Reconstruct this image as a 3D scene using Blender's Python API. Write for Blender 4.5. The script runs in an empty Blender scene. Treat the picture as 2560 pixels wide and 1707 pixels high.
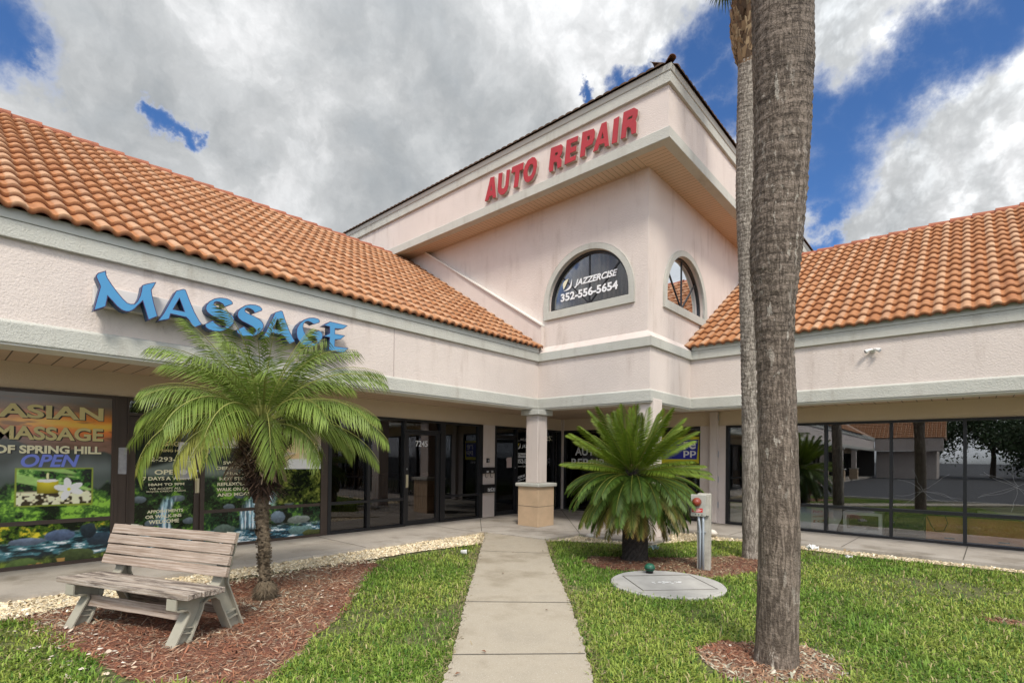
import bpy, math, random
import numpy as np
from mathutils import Vector, Matrix, geometry
sc = bpy.context.scene
COL = sc.collection
random.seed(7); rng = np.random.default_rng(7)
R = math.radians
def link(o): COL.objects.link(o); return o

# ------------------------------------------------------------------ camera
cam = bpy.data.cameras.new('camera'); cam.lens = 18.047; cam.sensor_width = 36.0
cam.shift_y = 0.1073; cam.clip_start = 0.05; cam.clip_end = 3000
co = link(bpy.data.objects.new('camera', cam)); sc.camera = co
def cam_axes(yaw, pitch, roll):
    f = np.array([-math.sin(yaw)*math.cos(pitch), math.cos(yaw)*math.cos(pitch), math.sin(pitch)])
    r = np.array([math.cos(yaw), math.sin(yaw), 0.0]); d = np.cross(f, r)
    c, s = math.cos(roll), math.sin(roll)
    return c*r + s*d, -s*r + c*d, f
cr, cd, cf = cam_axes(0.726092, 0.0118007, -0.0113485)
M = Matrix.Identity(4)
for i in range(3):
    M[i][0], M[i][1], M[i][2] = cr[i], -cd[i], -cf[i]
M.translation = (0, 0, 1.45); co.matrix_world = M
FWD = (float(cf[0]), float(cf[1]))

# ------------------------------------------------------------------ light
SUN_DIR = Vector((0.50, -0.42, 0.80)).normalized()
el = math.asin(SUN_DIR.z)
sun = bpy.data.lights.new('sun', 'SUN'); sun.energy = 2.0; sun.angle = R(13); sun.color = (1.0, 0.93, 0.82)
so = link(bpy.data.objects.new('sun', sun)); so.rotation_euler = (-SUN_DIR).to_track_quat('-Z', 'Y').to_euler()
sc.view_settings.view_transform = 'Standard'; sc.view_settings.look = 'None'
sc.view_settings.gamma = 1.0; sc.view_settings.exposure = 0.84

class NT:
    """small node-tree helper"""
    def __init__(s, nt): s.nt = nt; s.n = nt.nodes; s.l = nt.links; s.n.clear()
    def add(s, t, **kw):
        nd = s.n.new(t)
        for k, v in kw.items():
            if k.startswith('_'): setattr(nd, k[1:], v)
        return nd
    def con(s, sock, v):
        if v is None: return
        if hasattr(v, 'is_output'): s.l.new(v, sock)
        else:
            if hasattr(sock, 'default_value'):
                try: sock.default_value = v
                except Exception: sock.default_value = (*v, 1.0)
    def math(s, op, a, b=None, c=None, clamp=False):
        nd = s.n.new('ShaderNodeMath'); nd.operation = op; nd.use_clamp = clamp
        for i, v in enumerate((a, b, c)):
            if v is not None: s.con(nd.inputs[i], v)
        return nd.outputs[0]
    def vmath(s, op, a, b=None, scale=None):
        nd = s.n.new('ShaderNodeVectorMath'); nd.operation = op
        s.con(nd.inputs[0], a)
        if b is not None: s.con(nd.inputs[1], b)
        if scale is not None: s.con(nd.inputs[3], scale)
        return nd.outputs[1] if op in ('DOT_PRODUCT', 'LENGTH', 'DISTANCE') else nd.outputs[0]
    def noise(s, vec, scale, detail=4, rough=0.55, dist=0.0, color=False):
        nd = s.n.new('ShaderNodeTexNoise'); s.con(nd.inputs['Vector'], vec)
        nd.inputs['Scale'].default_value = scale; nd.inputs['Detail'].default_value = detail
        nd.inputs['Roughness'].default_value = rough; nd.inputs['Distortion'].default_value = dist
        return nd.outputs['Color'] if color else nd.outputs['Fac']
    def ramp(s, fac, stops, interp='LINEAR'):
        nd = s.n.new('ShaderNodeValToRGB'); nd.color_ramp.interpolation = interp
        e = nd.color_ramp.elements
        while len(e) < len(stops): e.new(0.5)
        for i, (p, c) in enumerate(stops):
            e[i].position = p
            e[i].color = (*c, 1.0) if not isinstance(c, (int, float)) else (c, c, c, 1.0)
        s.con(nd.inputs[0], fac); return nd.outputs[0]
    def mix(s, fac, a, b, mode='MIX'):
        nd = s.n.new('ShaderNodeMix'); nd.data_type = 'RGBA'; nd.blend_type = mode
        s.con(nd.inputs[0], fac); s.con(nd.inputs[6], a if hasattr(a, 'is_output') else (*a, 1.0))
        s.con(nd.inputs[7], b if hasattr(b, 'is_output') else (*b, 1.0)); return nd.outputs[2]
    def smooth(s, v, a, b, lo=0.0, hi=1.0):
        nd = s.n.new('ShaderNodeMapRange'); nd.interpolation_type = 'SMOOTHSTEP'
        s.con(nd.inputs[0], v)
        for i, q in enumerate((a, b, lo, hi)): nd.inputs[i+1].default_value = q
        return nd.outputs[0]
    def bump(s, h, strength=0.3, dist=0.01):
        nd = s.n.new('ShaderNodeBump'); nd.inputs['Strength'].default_value = strength
        nd.inputs['Distance'].default_value = dist; s.con(nd.inputs['Height'], h); return nd.outputs[0]

# ------------------------------------------------------------------ world: broken cloud with blue gaps over a Nishita sky
w = bpy.data.worlds.new('World'); sc.world = w; w.use_nodes = True
N = NT(w.node_tree)
sky = N.add('ShaderNodeTexSky'); sky.sky_type = 'NISHITA'; sky.sun_disc = False
sky.sun_elevation = el; sky.sun_rotation = math.atan2(SUN_DIR.x, SUN_DIR.y)
sky.air_density = 1.0; sky.dust_density = 0.4; sky.ozone_density = 2.0
tc = N.add('ShaderNodeTexCoord').outputs['Generated']
sep = N.add('ShaderNodeSeparateXYZ'); N.l.new(tc, sep.inputs[0])
warp = N.vmath('SCALE', N.vmath('SUBTRACT', N.noise(tc, 5.0, 6, 0.62, color=True), (0.5, 0.5, 0.5)), scale=0.17)
warp2 = N.vmath('SCALE', N.vmath('SUBTRACT', N.noise(tc, 22.0, 7, 0.68, color=True), (0.5, 0.5, 0.5)), scale=0.075)
dirw = N.vmath('NORMALIZE', N.vmath('ADD', N.vmath('ADD', tc, warp), warp2))
#SKYHOLES
HOLES = [((-0.874, 0.051, 0.483), 2.9), ((-0.877, 0.071, 0.474), 1.6), ((-0.853, 0.218, 0.474), 1.2), ((-0.852, 0.235, 0.468), 0.9), ((-0.851, 0.211, 0.480), 0.8), ((-0.396, 0.706, 0.587), 1.4), ((-0.366, 0.717, 0.593), 1.3), ((-0.458, 0.683, 0.569), 0.7), ((-0.308, 0.742, 0.595), 2.6), ((-0.275, 0.739, 0.614), 2.6), ((-0.282, 0.777, 0.562), 2.6), ((-0.278, 0.808, 0.520), 2.4), ((-0.243, 0.736, 0.632), 1.8), ((-0.166, 0.883, 0.440), 3.2), ((-0.155, 0.867, 0.474), 3.2), ((-0.122, 0.863, 0.490), 3.0), ((-0.087, 0.865, 0.494), 3.0), ((-0.054, 0.862, 0.504), 2.6), ((-0.024, 0.852, 0.524), 2.6), ((0.007, 0.847, 0.532), 2.5), ((0.034, 0.841, 0.540), 2.6), ((0.058, 0.832, 0.552), 3.0), ((-0.167, 0.842, 0.512), 2.6), ((-0.174, 0.924, 0.339), 1.5), ((-0.178, 0.900, 0.397), 1.8)]
gap = None
for d, r in HOLES:
    dv = Vector(d).normalized()
    g = N.smooth(N.vmath('DOT_PRODUCT', dirw, tuple(dv)), math.cos(R(r*1.45)), math.cos(R(r*0.15)))
    gap = g if gap is None else N.math('MAXIMUM', gap, g)
open_ = N.smooth(N.noise(dirw, 2.6, 5, 0.6), 0.52, 0.60)
side = N.smooth(N.vmath('DOT_PRODUCT', tc, tuple(Vector((-0.55, 0.62, 0.5)).normalized())), 0.25, 0.6, 1.0, 0.0)
gap = N.math('MAXIMUM', gap, N.math('MULTIPLY', open_, side))
body = N.noise(N.vmath('ADD', tc, N.vmath('SCALE', warp, scale=0.6)), 3.2, 7, 0.55)
fine = N.noise(N.vmath('ADD', tc, warp), 11.0, 6, 0.6)
tex = N.math('ADD', N.math('MULTIPLY', body, 0.72), N.math('MULTIPLY', fine, 0.28))
ccol = N.ramp(tex, [(0.35, (0.37, 0.40, 0.425)), (0.46, (0.48, 0.50, 0.515)), (0.54, (0.62, 0.635, 0.645)), (0.63, (0.90, 0.905, 0.915))])
glow = N.smooth(N.vmath('DOT_PRODUCT', tc, tuple(SUN_DIR)), -0.15, 0.95, 1.0, 3.5)  # clouds brightened towards the sun, outside the view, as added fill light
bright = None
for d, r, k in [((-0.2, 0.8, 0.42), 16, 0.35)]:
    pass
bn_ = N.math('ABSOLUTE', N.math('SUBTRACT', N.noise(N.vmath('ADD', tc, N.vmath('SCALE', warp, scale=0.3)), 9.0, 5, 0.6), 0.5))
bil = N.smooth(bn_, 0.0, 0.16, 0.68, 1.16)
pz = N.smooth(N.vmath('DOT_PRODUCT', tc, tuple(Vector((-0.03, 0.93, 0.40)).normalized())), 0.80, 0.95)
ccol = N.mix(N.math('ADD', N.math('MULTIPLY', pz, 0.75), 0.22), ccol, N.mix(1.0, ccol, bil, 'MULTIPLY'))
puff = N.smooth(N.vmath('DOT_PRODUCT', tc, tuple(Vector((-0.03, 0.93, 0.40)).normalized())), 0.84, 0.96, 1.0, 1.34)
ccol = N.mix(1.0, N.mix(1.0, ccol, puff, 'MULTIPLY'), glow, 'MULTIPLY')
rim = N.math('MULTIPLY', N.smooth(gap, 0.0, 0.5), 0.55)
ccol = N.mix(rim, ccol, (0.86, 0.87, 0.90))
skyc = N.mix(1.0, sky.outputs[0], (0.062, 0.094, 0.135), 'MULTIPLY')
col = N.mix(gap, ccol, skyc)
hz = N.smooth(sep.outputs[2], -0.02, 0.02)
col = N.mix(hz, (0.16, 0.17, 0.14), col)
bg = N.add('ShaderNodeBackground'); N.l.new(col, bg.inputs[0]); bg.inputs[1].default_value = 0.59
out = N.add('ShaderNodeOutputWorld'); N.l.new(bg.outputs[0], out.inputs[0])

# ------------------------------------------------------------------ materials
def S(r, g, b):
    f = lambda c: (c/255/12.92) if c/255 <= 0.04045 else ((c/255+0.055)/1.055)**2.4
    return (f(r), f(g), f(b))
MATS = {}
def mat(name, color=(0.5, 0.5, 0.5), rough=0.7, var=0.0, vscale=3.0, bump=0.0, bscale=60.0, bdist=0.01, metal=0.0, spec=0.5, attr=None, emit=0.0, trans=0.0, extra=None):
    if name in MATS: return MATS[name]
    m = bpy.data.materials.new(name); m.use_nodes = True; n = NT(m.node_tree)
    p = n.add('ShaderNodeBsdfPrincipled'); o = n.add('ShaderNodeOutputMaterial')
    obc = n.add('ShaderNodeTexCoord').outputs['Object']
    c = None
    if attr:
        a = n.add('ShaderNodeAttribute'); a.attribute_name = attr; c = a.outputs['Color']
    else:
        rgb = n.add('ShaderNodeRGB'); rgb.outputs[0].default_value = (*color, 1); c = rgb.outputs[0]
    if var:
        f = n.noise(obc, vscale, 6, 0.6)
        k = n.ramp(f, [(0.25, 1.0-var), (0.75, 1.0+var)])
        c = n.mix(1.0, c, k, 'MULTIPLY')
    if extra: c = extra(n, obc, c)
    n.l.new(c, p.inputs['Base Color'])
    p.inputs['Roughness'].default_value = rough; p.inputs['Metallic'].default_value = metal
    p.inputs['Specular IOR Level'].default_value = spec
    if bump: n.l.new(n.bump(n.noise(obc, bscale, 5, 0.6), bump, bdist), p.inputs['Normal'])
    if emit:
        n.l.new(c, p.inputs['Emission Color']); p.inputs['Emission Strength'].default_value = emit
    sh = p.outputs[0]
    if trans:
        t = n.add('ShaderNodeBsdfTranslucent'); n.l.new(c, t.inputs[0])
        mx = n.add('ShaderNodeMixShader'); mx.inputs[0].default_value = trans
        n.l.new(sh, mx.inputs[1]); n.l.new(t.outputs[0], mx.inputs[2]); sh = mx.outputs[0]
    n.l.new(sh, o.inputs[0]); MATS[name] = m; return m

def streaks(amount, tint=(0.45, 0.36, 0.30)):
    def f(n, obc, c):
        mp = n.add('ShaderNodeMapping'); n.l.new(obc, mp.inputs[0]); mp.inputs['Scale'].default_value = (2.2, 2.2, 0.35)
        s = n.noise(mp.outputs[0], 2.4, 7, 0.66)
        s2 = n.noise(obc, 0.9, 4, 0.6)
        k = n.math('MULTIPLY', n.smooth(s, 0.47, 0.74), n.smooth(s2, 0.36, 0.64))
        return n.mix(n.math('MULTIPLY', k, amount), c, n.mix(1.0, c, tint, 'MULTIPLY'))
    return f
PINK = mat('pink_stucco', (0.635, 0.555, 0.508), 0.9, 0.05, 1.2, 0.6, 50, 0.018, extra=streaks(0.38))
SAGE = mat('sage_stucco', (0.475, 0.470, 0.425), 0.9, 0.07, 2.0, 0.65, 50, 0.018, extra=streaks(0.4))
SAGEB = mat('sage_board', (0.475, 0.475, 0.435), 0.7, 0.04, 2.0, 0.08, 40, 0.004)
BEIGE = mat('beige_stucco', (0.64, 0.53, 0.40), 0.9, 0.04, 1.5, 0.5, 70, 0.012)
WHITEW = mat('white_metal_trim', (0.70, 0.68, 0.63), 0.6, 0.05)
def boards(axis, pitch):
    def f(n, obc, c):
        sp = n.add('ShaderNodeSeparateXYZ'); n.l.new(obc, sp.inputs[0])
        m_ = n.math('FRACT', n.math('DIVIDE', sp.outputs[axis], pitch))
        k = n.math('LESS_THAN', m_, 0.07)
        return n.mix(k, c, (0.10, 0.07, 0.05))
    return f
SOFX = mat('soffit_boards', (0.56, 0.42, 0.30), 0.6, 0.05, extra=boards(0, 0.105))
SOFY = mat('soffit_boards_cross', (0.56, 0.42, 0.30), 0.6, 0.05, extra=boards(1, 0.21))
SOFXW = mat('soffit_boards_wide', (0.56, 0.42, 0.30), 0.6, 0.05, extra=boards(0, 0.21))
SOFYN = mat('soffit_boards_cross_narrow', (0.56, 0.42, 0.30), 0.6, 0.05, extra=boards(1, 0.105))
BRONZE = mat('bronze_frame', (0.055, 0.036, 0.026), 0.45, 0.12)
BLACKF = mat('black_frame', (0.012, 0.012, 0.014), 0.4, 0.1)
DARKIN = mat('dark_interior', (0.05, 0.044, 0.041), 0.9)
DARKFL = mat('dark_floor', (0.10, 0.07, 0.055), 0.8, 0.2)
TILE = mat('clay_tile', rough=0.78, attr='tint', var=0.16, vscale=9.0, bump=0.25, bscale=120, bdist=0.004, spec=0.3)
RIDGE = mat('ridge_tile', (0.27, 0.088, 0.045), 0.85, 0.25, 5.0, 0.3, 60, 0.01)
DARKTILE = mat('weathered_tile', (0.085, 0.048, 0.028), 0.9, 0.45, 6.0, 0.3, 60, 0.01)
MORTAR = mat('mortar', (0.36, 0.24, 0.17), 0.95, 0.2)
COLTILE = mat('column_tile', (0.54, 0.39, 0.255), 0.5, 0.12, 4.0, 0.05, 30)
def concrete_extra(n, obc, c):
    sp = n.noise(obc, 260.0, 2, 0.5)
    c = n.mix(n.smooth(sp, 0.66, 0.72), c, (0.72, 0.70, 0.66))
    d = n.noise(obc, 1.3, 6, 0.62)
    c = n.mix(n.math('MULTIPLY', n.smooth(d, 0.46, 0.70), 0.7), c, n.mix(1.0, c, (0.42, 0.39, 0.33), 'MULTIPLY'))
    d2 = n.noise(obc, 70.0, 3, 0.6)
    return n.mix(n.math('MULTIPLY', n.smooth(d2, 0.55, 0.7), 0.25), c, n.mix(1.0, c, (0.5, 0.46, 0.40), 'MULTIPLY'))
CONC = mat('path_concrete', (0.33, 0.288, 0.225), 0.9, 0.22, 1.3, 0.35, 160, 0.004, extra=concrete_extra)
WALK = mat('sidewalk_concrete', (0.36, 0.325, 0.285), 0.85, 0.18, 1.2, 0.2, 120, 0.004, extra=concrete_extra)
JOINT = mat('joint_dark', (0.10, 0.09, 0.075), 0.95)
LID = mat('lid_concrete', (0.33, 0.318, 0.295), 0.9, 0.16, 5, 0.4, 90, 0.006)
POSTC = mat('post_concrete', (0.36, 0.34, 0.295), 0.9, 0.25, 6, 0.6, 40, 0.012, extra=streaks(0.9))
ASPH = mat('asphalt', (0.045, 0.045, 0.048), 0.9, 0.15, 1.0, 0.4, 90, 0.006)
SOIL = mat('lawn_soil', (0.085, 0.090, 0.030), 0.95, 0.45, 6.0, 0.6, 60, 0.02)
MULCHG = mat('mulch_bed', (0.15, 0.055, 0.032), 0.95, 0.5, 14.0, 0.9, 60, 0.02)
MULCH = mat('mulch_chip', rough=0.9, attr='tint')
PEB = mat('pebble', rough=0.7, attr='tint', var=0.1)
GRAVG = mat('gravel_bed', (0.42, 0.34, 0.22), 0.95, 0.4, 40.0, 0.8, 60, 0.02)
GRASS = mat('grass_blade', rough=0.6, attr='tint', spec=0.3, trans=0.3)
FROND = mat('frond_leaf', rough=0.5, attr='tint', spec=0.28, trans=0.22)
def bark_extra(n, obc, c):
    mp = n.add('ShaderNodeMapping'); n.l.new(obc, mp.inputs[0]); mp.inputs['Scale'].default_value = (13, 13, 2.0)
    fis = n.noise(mp.outputs[0], 2.4, 7, 0.68, 1.4)
    c = n.mix(n.smooth(fis, 0.42, 0.60), n.mix(1.0, c, (0.38, 0.36, 0.34), 'MULTIPLY'), c)
    mp2 = n.add('ShaderNodeMapping'); n.l.new(obc, mp2.inputs[0]); mp2.inputs['Scale'].default_value = (2.6, 2.6, 30)
    ring = n.noise(mp2.outputs[0], 1.6, 6, 0.66, 0.8)
    spz = n.add('ShaderNodeSeparateXYZ'); n.l.new(obc, spz.inputs[0])
    c = n.mix(n.math('MULTIPLY', n.smooth(ring, 0.52, 0.62), n.smooth(spz.outputs[2], 0.8, 3.0, 0.15, 0.95)), c, n.mix(1.0, c, (0.42, 0.40, 0.38), 'MULTIPLY'))
    mp3 = n.add('ShaderNodeMapping'); n.l.new(obc, mp3.inputs[0]); mp3.inputs['Scale'].default_value = (17, 17, 4.5)
    pat = n.noise(mp3.outputs[0], 1.5, 5, 0.6); sp = n.add('ShaderNodeSeparateXYZ'); n.l.new(obc, sp.inputs[0])
    big = n.noise(obc, 1.4, 3, 0.5)
    k = n.math('MULTIPLY', n.smooth(pat, 0.585, 0.63), n.smooth(big, 0.42, 0.58))
    return n.mix(n.math('MULTIPLY', k, 0.6), c, (0.46, 0.42, 0.36))
BARK = mat('palm_bark', (0.200, 0.158, 0.125), 0.95, 0.2, 3.0, 0.9, 45, 0.02, extra=bark_extra)
BARKL = mat('palm_bark_light', (0.31, 0.27, 0.228), 0.95, 0.2, 3.0, 0.9, 45, 0.02, extra=bark_extra)
PYGB = mat('pygmy_bark', (0.135, 0.102, 0.066), 0.95, 0.35, 20.0, 0.8, 60, 0.02)
FIBRE = mat('palm_fibre', rough=0.95, attr='tint')
CYCB = mat('cycad_bark', (0.045, 0.036, 0.03), 0.95, 0.5, 25.0, 1.0, 50, 0.03)
def wood_extra(n, obc, c):
    mp = n.add('ShaderNodeMapping'); n.l.new(obc, mp.inputs[0]); mp.inputs['Scale'].default_value = (0.9, 42, 42)
    g = n.noise(mp.outputs[0], 2.2, 7, 0.65, 0.6)
    c = n.mix(n.smooth(g, 0.36, 0.66), n.mix(1.0, c, (0.55, 0.48, 0.42), 'MULTIPLY'), c)
    mp2 = n.add('ShaderNodeMapping'); n.l.new(obc, mp2.inputs[0]); mp2.inputs['Scale'].default_value = (1.6, 34, 34)
    g2 = n.noise(mp2.outputs[0], 3.0, 4, 0.6)
    return n.mix(n.smooth(g2, 0.66, 0.72), c, (0.07, 0.05, 0.04))
WOOD = mat('weathered_wood', (0.43, 0.355, 0.30), 0.85, 0.16, 3.0, 0.5, 40, 0.006, extra=wood_extra)
def wood2(n, obc, c):
    c = wood_extra(n, obc, c)
    mp = n.add('ShaderNodeMapping'); n.l.new(obc, mp.inputs[0]); mp.inputs['Scale'].default_value = (1.5, 16, 16)
    g = n.noise(mp.outputs[0], 1.6, 6, 0.7)
    return n.mix(n.math('MULTIPLY', n.smooth(g, 0.47, 0.62), 0.9), c, (0.075, 0.055, 0.046))
WOODS = mat('rotten_wood', (0.46, 0.41, 0.36), 0.85, 0.2, 3.0, 0.7, 40, 0.008, extra=wood2)
RESIN = mat('grey_green_resin', (0.330, 0.312, 0.252), 0.55, 0.10, 6.0, 0.1, 40)
BLUEF = mat('blue_acrylic', (0.060, 0.245, 0.465), 0.3, 0.05, 2.0)
NAVY = mat('navy_return', (0.012, 0.05, 0.13), 0.4)
PURP = mat('purple_edge', (0.04, 0.015, 0.08), 0.4)
RACE = mat('raceway_paint', (0.60, 0.56, 0.53), 0.6, 0.06)
RED = mat('red_acrylic', (0.36, 0.016, 0.022), 0.45, 0.10, 3.0)
REDRET = mat('letter_return', (0.42, 0.34, 0.29), 0.6)
WHITE = mat('white_vinyl', (0.75, 0.75, 0.76), 0.5)
WHITEP = mat('white_paper', (0.70, 0.69, 0.68), 0.8, 0.06)
GREYP = mat('grey_paper', (0.36, 0.36, 0.38), 0.8, 0.2, 20)
KHAKI = mat('khaki_vinyl', S(206, 192, 132), 0.45)
CREAMV = mat('cream_vinyl', S(232, 226, 190), 0.45)
BLACKV = mat('black_vinyl', (0.012, 0.012, 0.012), 0.5)
YELV = mat('yellow_vinyl', (0.62, 0.55, 0.02), 0.5)
PALEV = mat('pale_vinyl', (0.72, 0.68, 0.50), 0.5)
BLUEV = mat('blue_vinyl', (0.012, 0.018, 0.30), 0.5)
LEDB = mat('led_blue', (0.12, 0.16, 0.50), 0.4, emit=0.12)
POSTER = mat('poster_print', rough=0.16, attr='tint', spec=0.5)
BRASS = mat('door_handle_metal', (0.62, 0.55, 0.38), 0.35, metal=0.3)
STEEL = mat('steel', (0.42, 0.43, 0.45), 0.4, metal=0.6)
CONDUIT = mat('grey_conduit', (0.38, 0.42, 0.47), 0.45, 0.05)
BOXG = mat('grey_box', (0.34, 0.335, 0.30), 0.6, 0.15, 12, 0.15, 50)
REDLENS = mat('amber_red_lens', (0.24, 0.045, 0.025), 0.25, 0.35, 14)
REDLAB = mat('red_label', (0.55, 0.02, 0.02), 0.5)
GREENV = mat('green_plastic', (0.012, 0.10, 0.055), 0.35, 0.15, 20)
WHITEPL = mat('white_plastic', (0.72, 0.72, 0.70), 0.4)
ORANGEW = mat('orange_panel', (0.62, 0.23, 0.07), 0.5, 0.12, 3)
BLACKB = mat('black_metal_box', (0.012, 0.012, 0.013), 0.35)
CURT = mat('pleated_curtain', (0.40, 0.375, 0.36), 0.9, 0.08)
KERBY = mat('kerb_concrete', (0.45, 0.43, 0.38), 0.9, 0.15)
def glass(name, tint, k=1.0, base=0.03):
    m = bpy.data.materials.new(name); m.use_nodes = True; n = NT(m.node_tree)
    t = n.add('ShaderNodeBsdfTransparent'); t.inputs[0].default_value = (*tint, 1)
    g = n.add('ShaderNodeBsdfGlossy'); g.inputs['Roughness'].default_value = 0.003; g.inputs[0].default_value = (0.92, 0.95, 1, 1)
    f = n.add('ShaderNodeFresnel'); f.inputs[0].default_value = 1.55
    fac = n.math('ADD', n.math('MULTIPLY', f.outputs[0], k), base, clamp=True)
    mx = n.add('ShaderNodeMixShader'); n.l.new(fac, mx.inputs[0]); n.l.new(t.outputs[0], mx.inputs[1]); n.l.new(g.outputs[0], mx.inputs[2])
    o = n.add('ShaderNodeOutputMaterial'); n.l.new(mx.outputs[0], o.inputs[0]); MATS[name] = m; return m
GLASSL = glass('tinted_glass', (0.40, 0.34, 0.31), 1.1, 0.03)
GLASSR = glass('reflective_glass', (0.92, 0.92, 0.91), 1.5, 0.075)
GLASSA = glass('arch_glass', (0.74, 0.73, 0.72), 0.45, 0.0)
GLASSB = glass('mirror_glass', (0.30, 0.30, 0.31), 2.0, 0.30)

# ------------------------------------------------------------------ mesh helpers
OFF = {}
def mk(name, V, F, m, parent=None, smooth=False, tint=None, mats=None, fm=None):
    V = np.asarray(V, dtype=np.float32).reshape(-1, 3)
    if parent is not None: V = V - np.array(OFF.get(parent.name, (0, 0, 0)), dtype=np.float32)
    me = bpy.data.meshes.new(name)
    if isinstance(F, np.ndarray):
        k = F.shape[1]; nf = F.shape[0]
        me.vertices.add(len(V)); me.vertices.foreach_set('co', V.ravel())
        me.loops.add(nf*k); me.loops.foreach_set('vertex_index', F.astype(np.int32).ravel())
        me.polygons.add(nf); me.polygons.foreach_set('loop_start', np.arange(0, nf*k, k, dtype=np.int32))
        me.update(calc_edges=True)
    else:
        me.from_pydata(V.tolist(), [], F); me.update()
    if tint is not None:
        a = me.color_attributes.new('tint', 'FLOAT_COLOR', 'POINT')
        t = np.ones((len(V), 4), dtype=np.float32); t[:, :3] = np.asarray(tint, dtype=np.float32)
        a.data.foreach_set('color', t.ravel())
    for q in (mats or [m]): me.materials.append(q)
    if fm is not None: me.polygons.foreach_set('material_index', np.asarray(fm, dtype=np.int32))
    if smooth: me.polygons.foreach_set('use_smooth', np.ones(len(me.polygons), dtype=bool))
    o = link(bpy.data.objects.new(name, me))
    if parent is not None:
        o.parent = parent; OFF[o.name] = OFF.get(parent.name, (0, 0, 0))
    return o
def tag(o, label=None, cat=None, group=None, kind=None):
    if label: o['label'] = label
    if cat: o['category'] = cat
    if group: o['group'] = group
    if kind: o['kind'] = kind
    return o
def thing(name, label, cat, loc=(0, 0, 0), rotz=0.0, group=None, local=False):
    o = link(bpy.data.objects.new(name, None)); o.empty_display_size = 0.2
    o.location = loc; o.rotation_euler = (0, 0, rotz)
    OFF[o.name] = (0, 0, 0) if local else tuple(loc)
    return tag(o, label, cat, group)
class MB:
    def __init__(s): s.V = []; s.F = []; s.T = []
    def add(s, V, F, t=None):
        b = len(s.V); s.V += [tuple(map(float, v)) for v in V]; s.F += [tuple(b+i for i in f) for f in F]
        if t is not None: s.T += [tuple(t)]*len(V)
        return s
    def box(s, x0, x1, y0, y1, z0, z1, t=None, bev=0.0):
        if x0 > x1: x0, x1 = x1, x0
        if y0 > y1: y0, y1 = y1, y0
        V = [(x, y, z) for z in (z0, z1) for y in (y0, y1) for x in (x0, x1)]
        return s.add(V, [(0, 2, 3, 1), (4, 5, 7, 6), (0, 1, 5, 4), (2, 6, 7, 3), (0, 4, 6, 2), (1, 3, 7, 5)], t)
    def prism(s, poly, P, w0, w1, holes=(), t=None):
        """polygon (u, v) with holes extruded from w0 to w1; P maps (u, v, w)"""
        loops = [list(poly)] + [list(h) for h in holes]
        flat = [p for l in loops for p in l]; n = len(flat)
        tri = geometry.tessellate_polygon([[Vector((p[0], p[1], 0)) for p in l] for l in loops])
        V = [P(u, v, w0) for u, v in flat] + [P(u, v, w1) for u, v in flat]
        F = [tuple(q) for q in tri] + [tuple(n+i for i in reversed(q)) for q in tri]
        b = 0
        for l in loops:
            k = len(l)
            for i in range(k):
                j = (i+1) % k; F.append((b+i, b+j, n+b+j, n+b+i))
            b += k
        return s.add(V, F, t)
    def tube(s, path, rad, n=10, cap=True, t=None):
        path = [Vector(p) for p in path]; k = len(path)
        if not hasattr(rad, '__len__'): rad = [rad]*k
        V = []; F = []; up = None
        for i, p in enumerate(path):
            d = (path[min(i+1, k-1)] - path[max(i-1, 0)]).normalized()
            a = Vector((0, 0, 1)) if abs(d.z) < 0.95 else Vector((1, 0, 0))
            if up is not None: a = up
            x = (a - d*a.dot(d)).normalized(); y = d.cross(x); up = x
            for j in range(n):
                th = 2*math.pi*j/n; V.append(p + (x*math.cos(th) + y*math.sin(th))*rad[i])
        for i in range(k-1):
            for j in range(n):
                a = i*n+j; b2 = i*n+(j+1) % n; F.append((a, b2, b2+n, a+n))
        if cap: F += [tuple(reversed(range(n))), tuple(range((k-1)*n, k*n))]
        return s.add(V, F, t)
    def lathe(s, prof, c=(0, 0), n=20, t=None):
        V = [(c[0]+r*math.cos(2*math.pi*j/n), c[1]+r*math.sin(2*math.pi*j/n), z) for r, z in prof for j in range(n)]
        F = [(i*n+j, i*n+(j+1) % n, (i+1)*n+(j+1) % n, (i+1)*n+j) for i in range(len(prof)-1) for j in range(n)]
        F += [tuple(reversed(range(n))), tuple(range((len(prof)-1)*n, len(prof)*n))]
        return s.add(V, F, t)
    def build(s, name, m, parent=None, smooth=False):
        return mk(name, s.V, s.F, m, parent, smooth, s.T if s.T else None)
def PX(x): return lambda u, v, w: (x+w, u, v)       # wall facing +X; u runs along +Y
def PY(y): return lambda u, v, w: (u, y-w, v)       # wall facing -Y; u runs along +X
def bevel(o, wd=0.01, seg=2):
    b = o.modifiers.new('bevel', 'BEVEL'); b.width = wd; b.segments = seg; b.limit_method = 'ANGLE'; return o
def text(s, name, m, parent, P, u0, u1, v0, v1, w=0.004, shear=0.0, bold=0.0, ext=0.0, rot=0.0, space=1.0):
    c = bpy.data.curves.new(name, 'FONT'); c.body = s; c.size = 1.0; c.shear = shear; c.offset = bold; c.extrude = 0.0
    c.space_character = space; c.resolution_u = 4
    o = bpy.data.objects.new(name, c); me = bpy.data.meshes.new_from_object(o)
    V = np.array([v.co[:] for v in me.vertices]); F = [tuple(p.vertices) for p in me.polygons]
    bpy.data.objects.remove(o); bpy.data.curves.remove(c); bpy.data.meshes.remove(me)
    V -= V.min(0); V /= np.maximum(V.max(0), 1e-6)
    uu = V[:, 0]*(u1-u0); vv = V[:, 1]*(v1-v0)
    if rot: vv = vv + uu*math.tan(rot)
    W = [P(u0+a, v0+b, w) for a, b in zip(uu, vv)]
    if ext:
        n = len(W); W += [P(u0+a, v0+b, w+ext) for a, b in zip(uu, vv)]
    return mk(name, W, F, m, parent)

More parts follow.
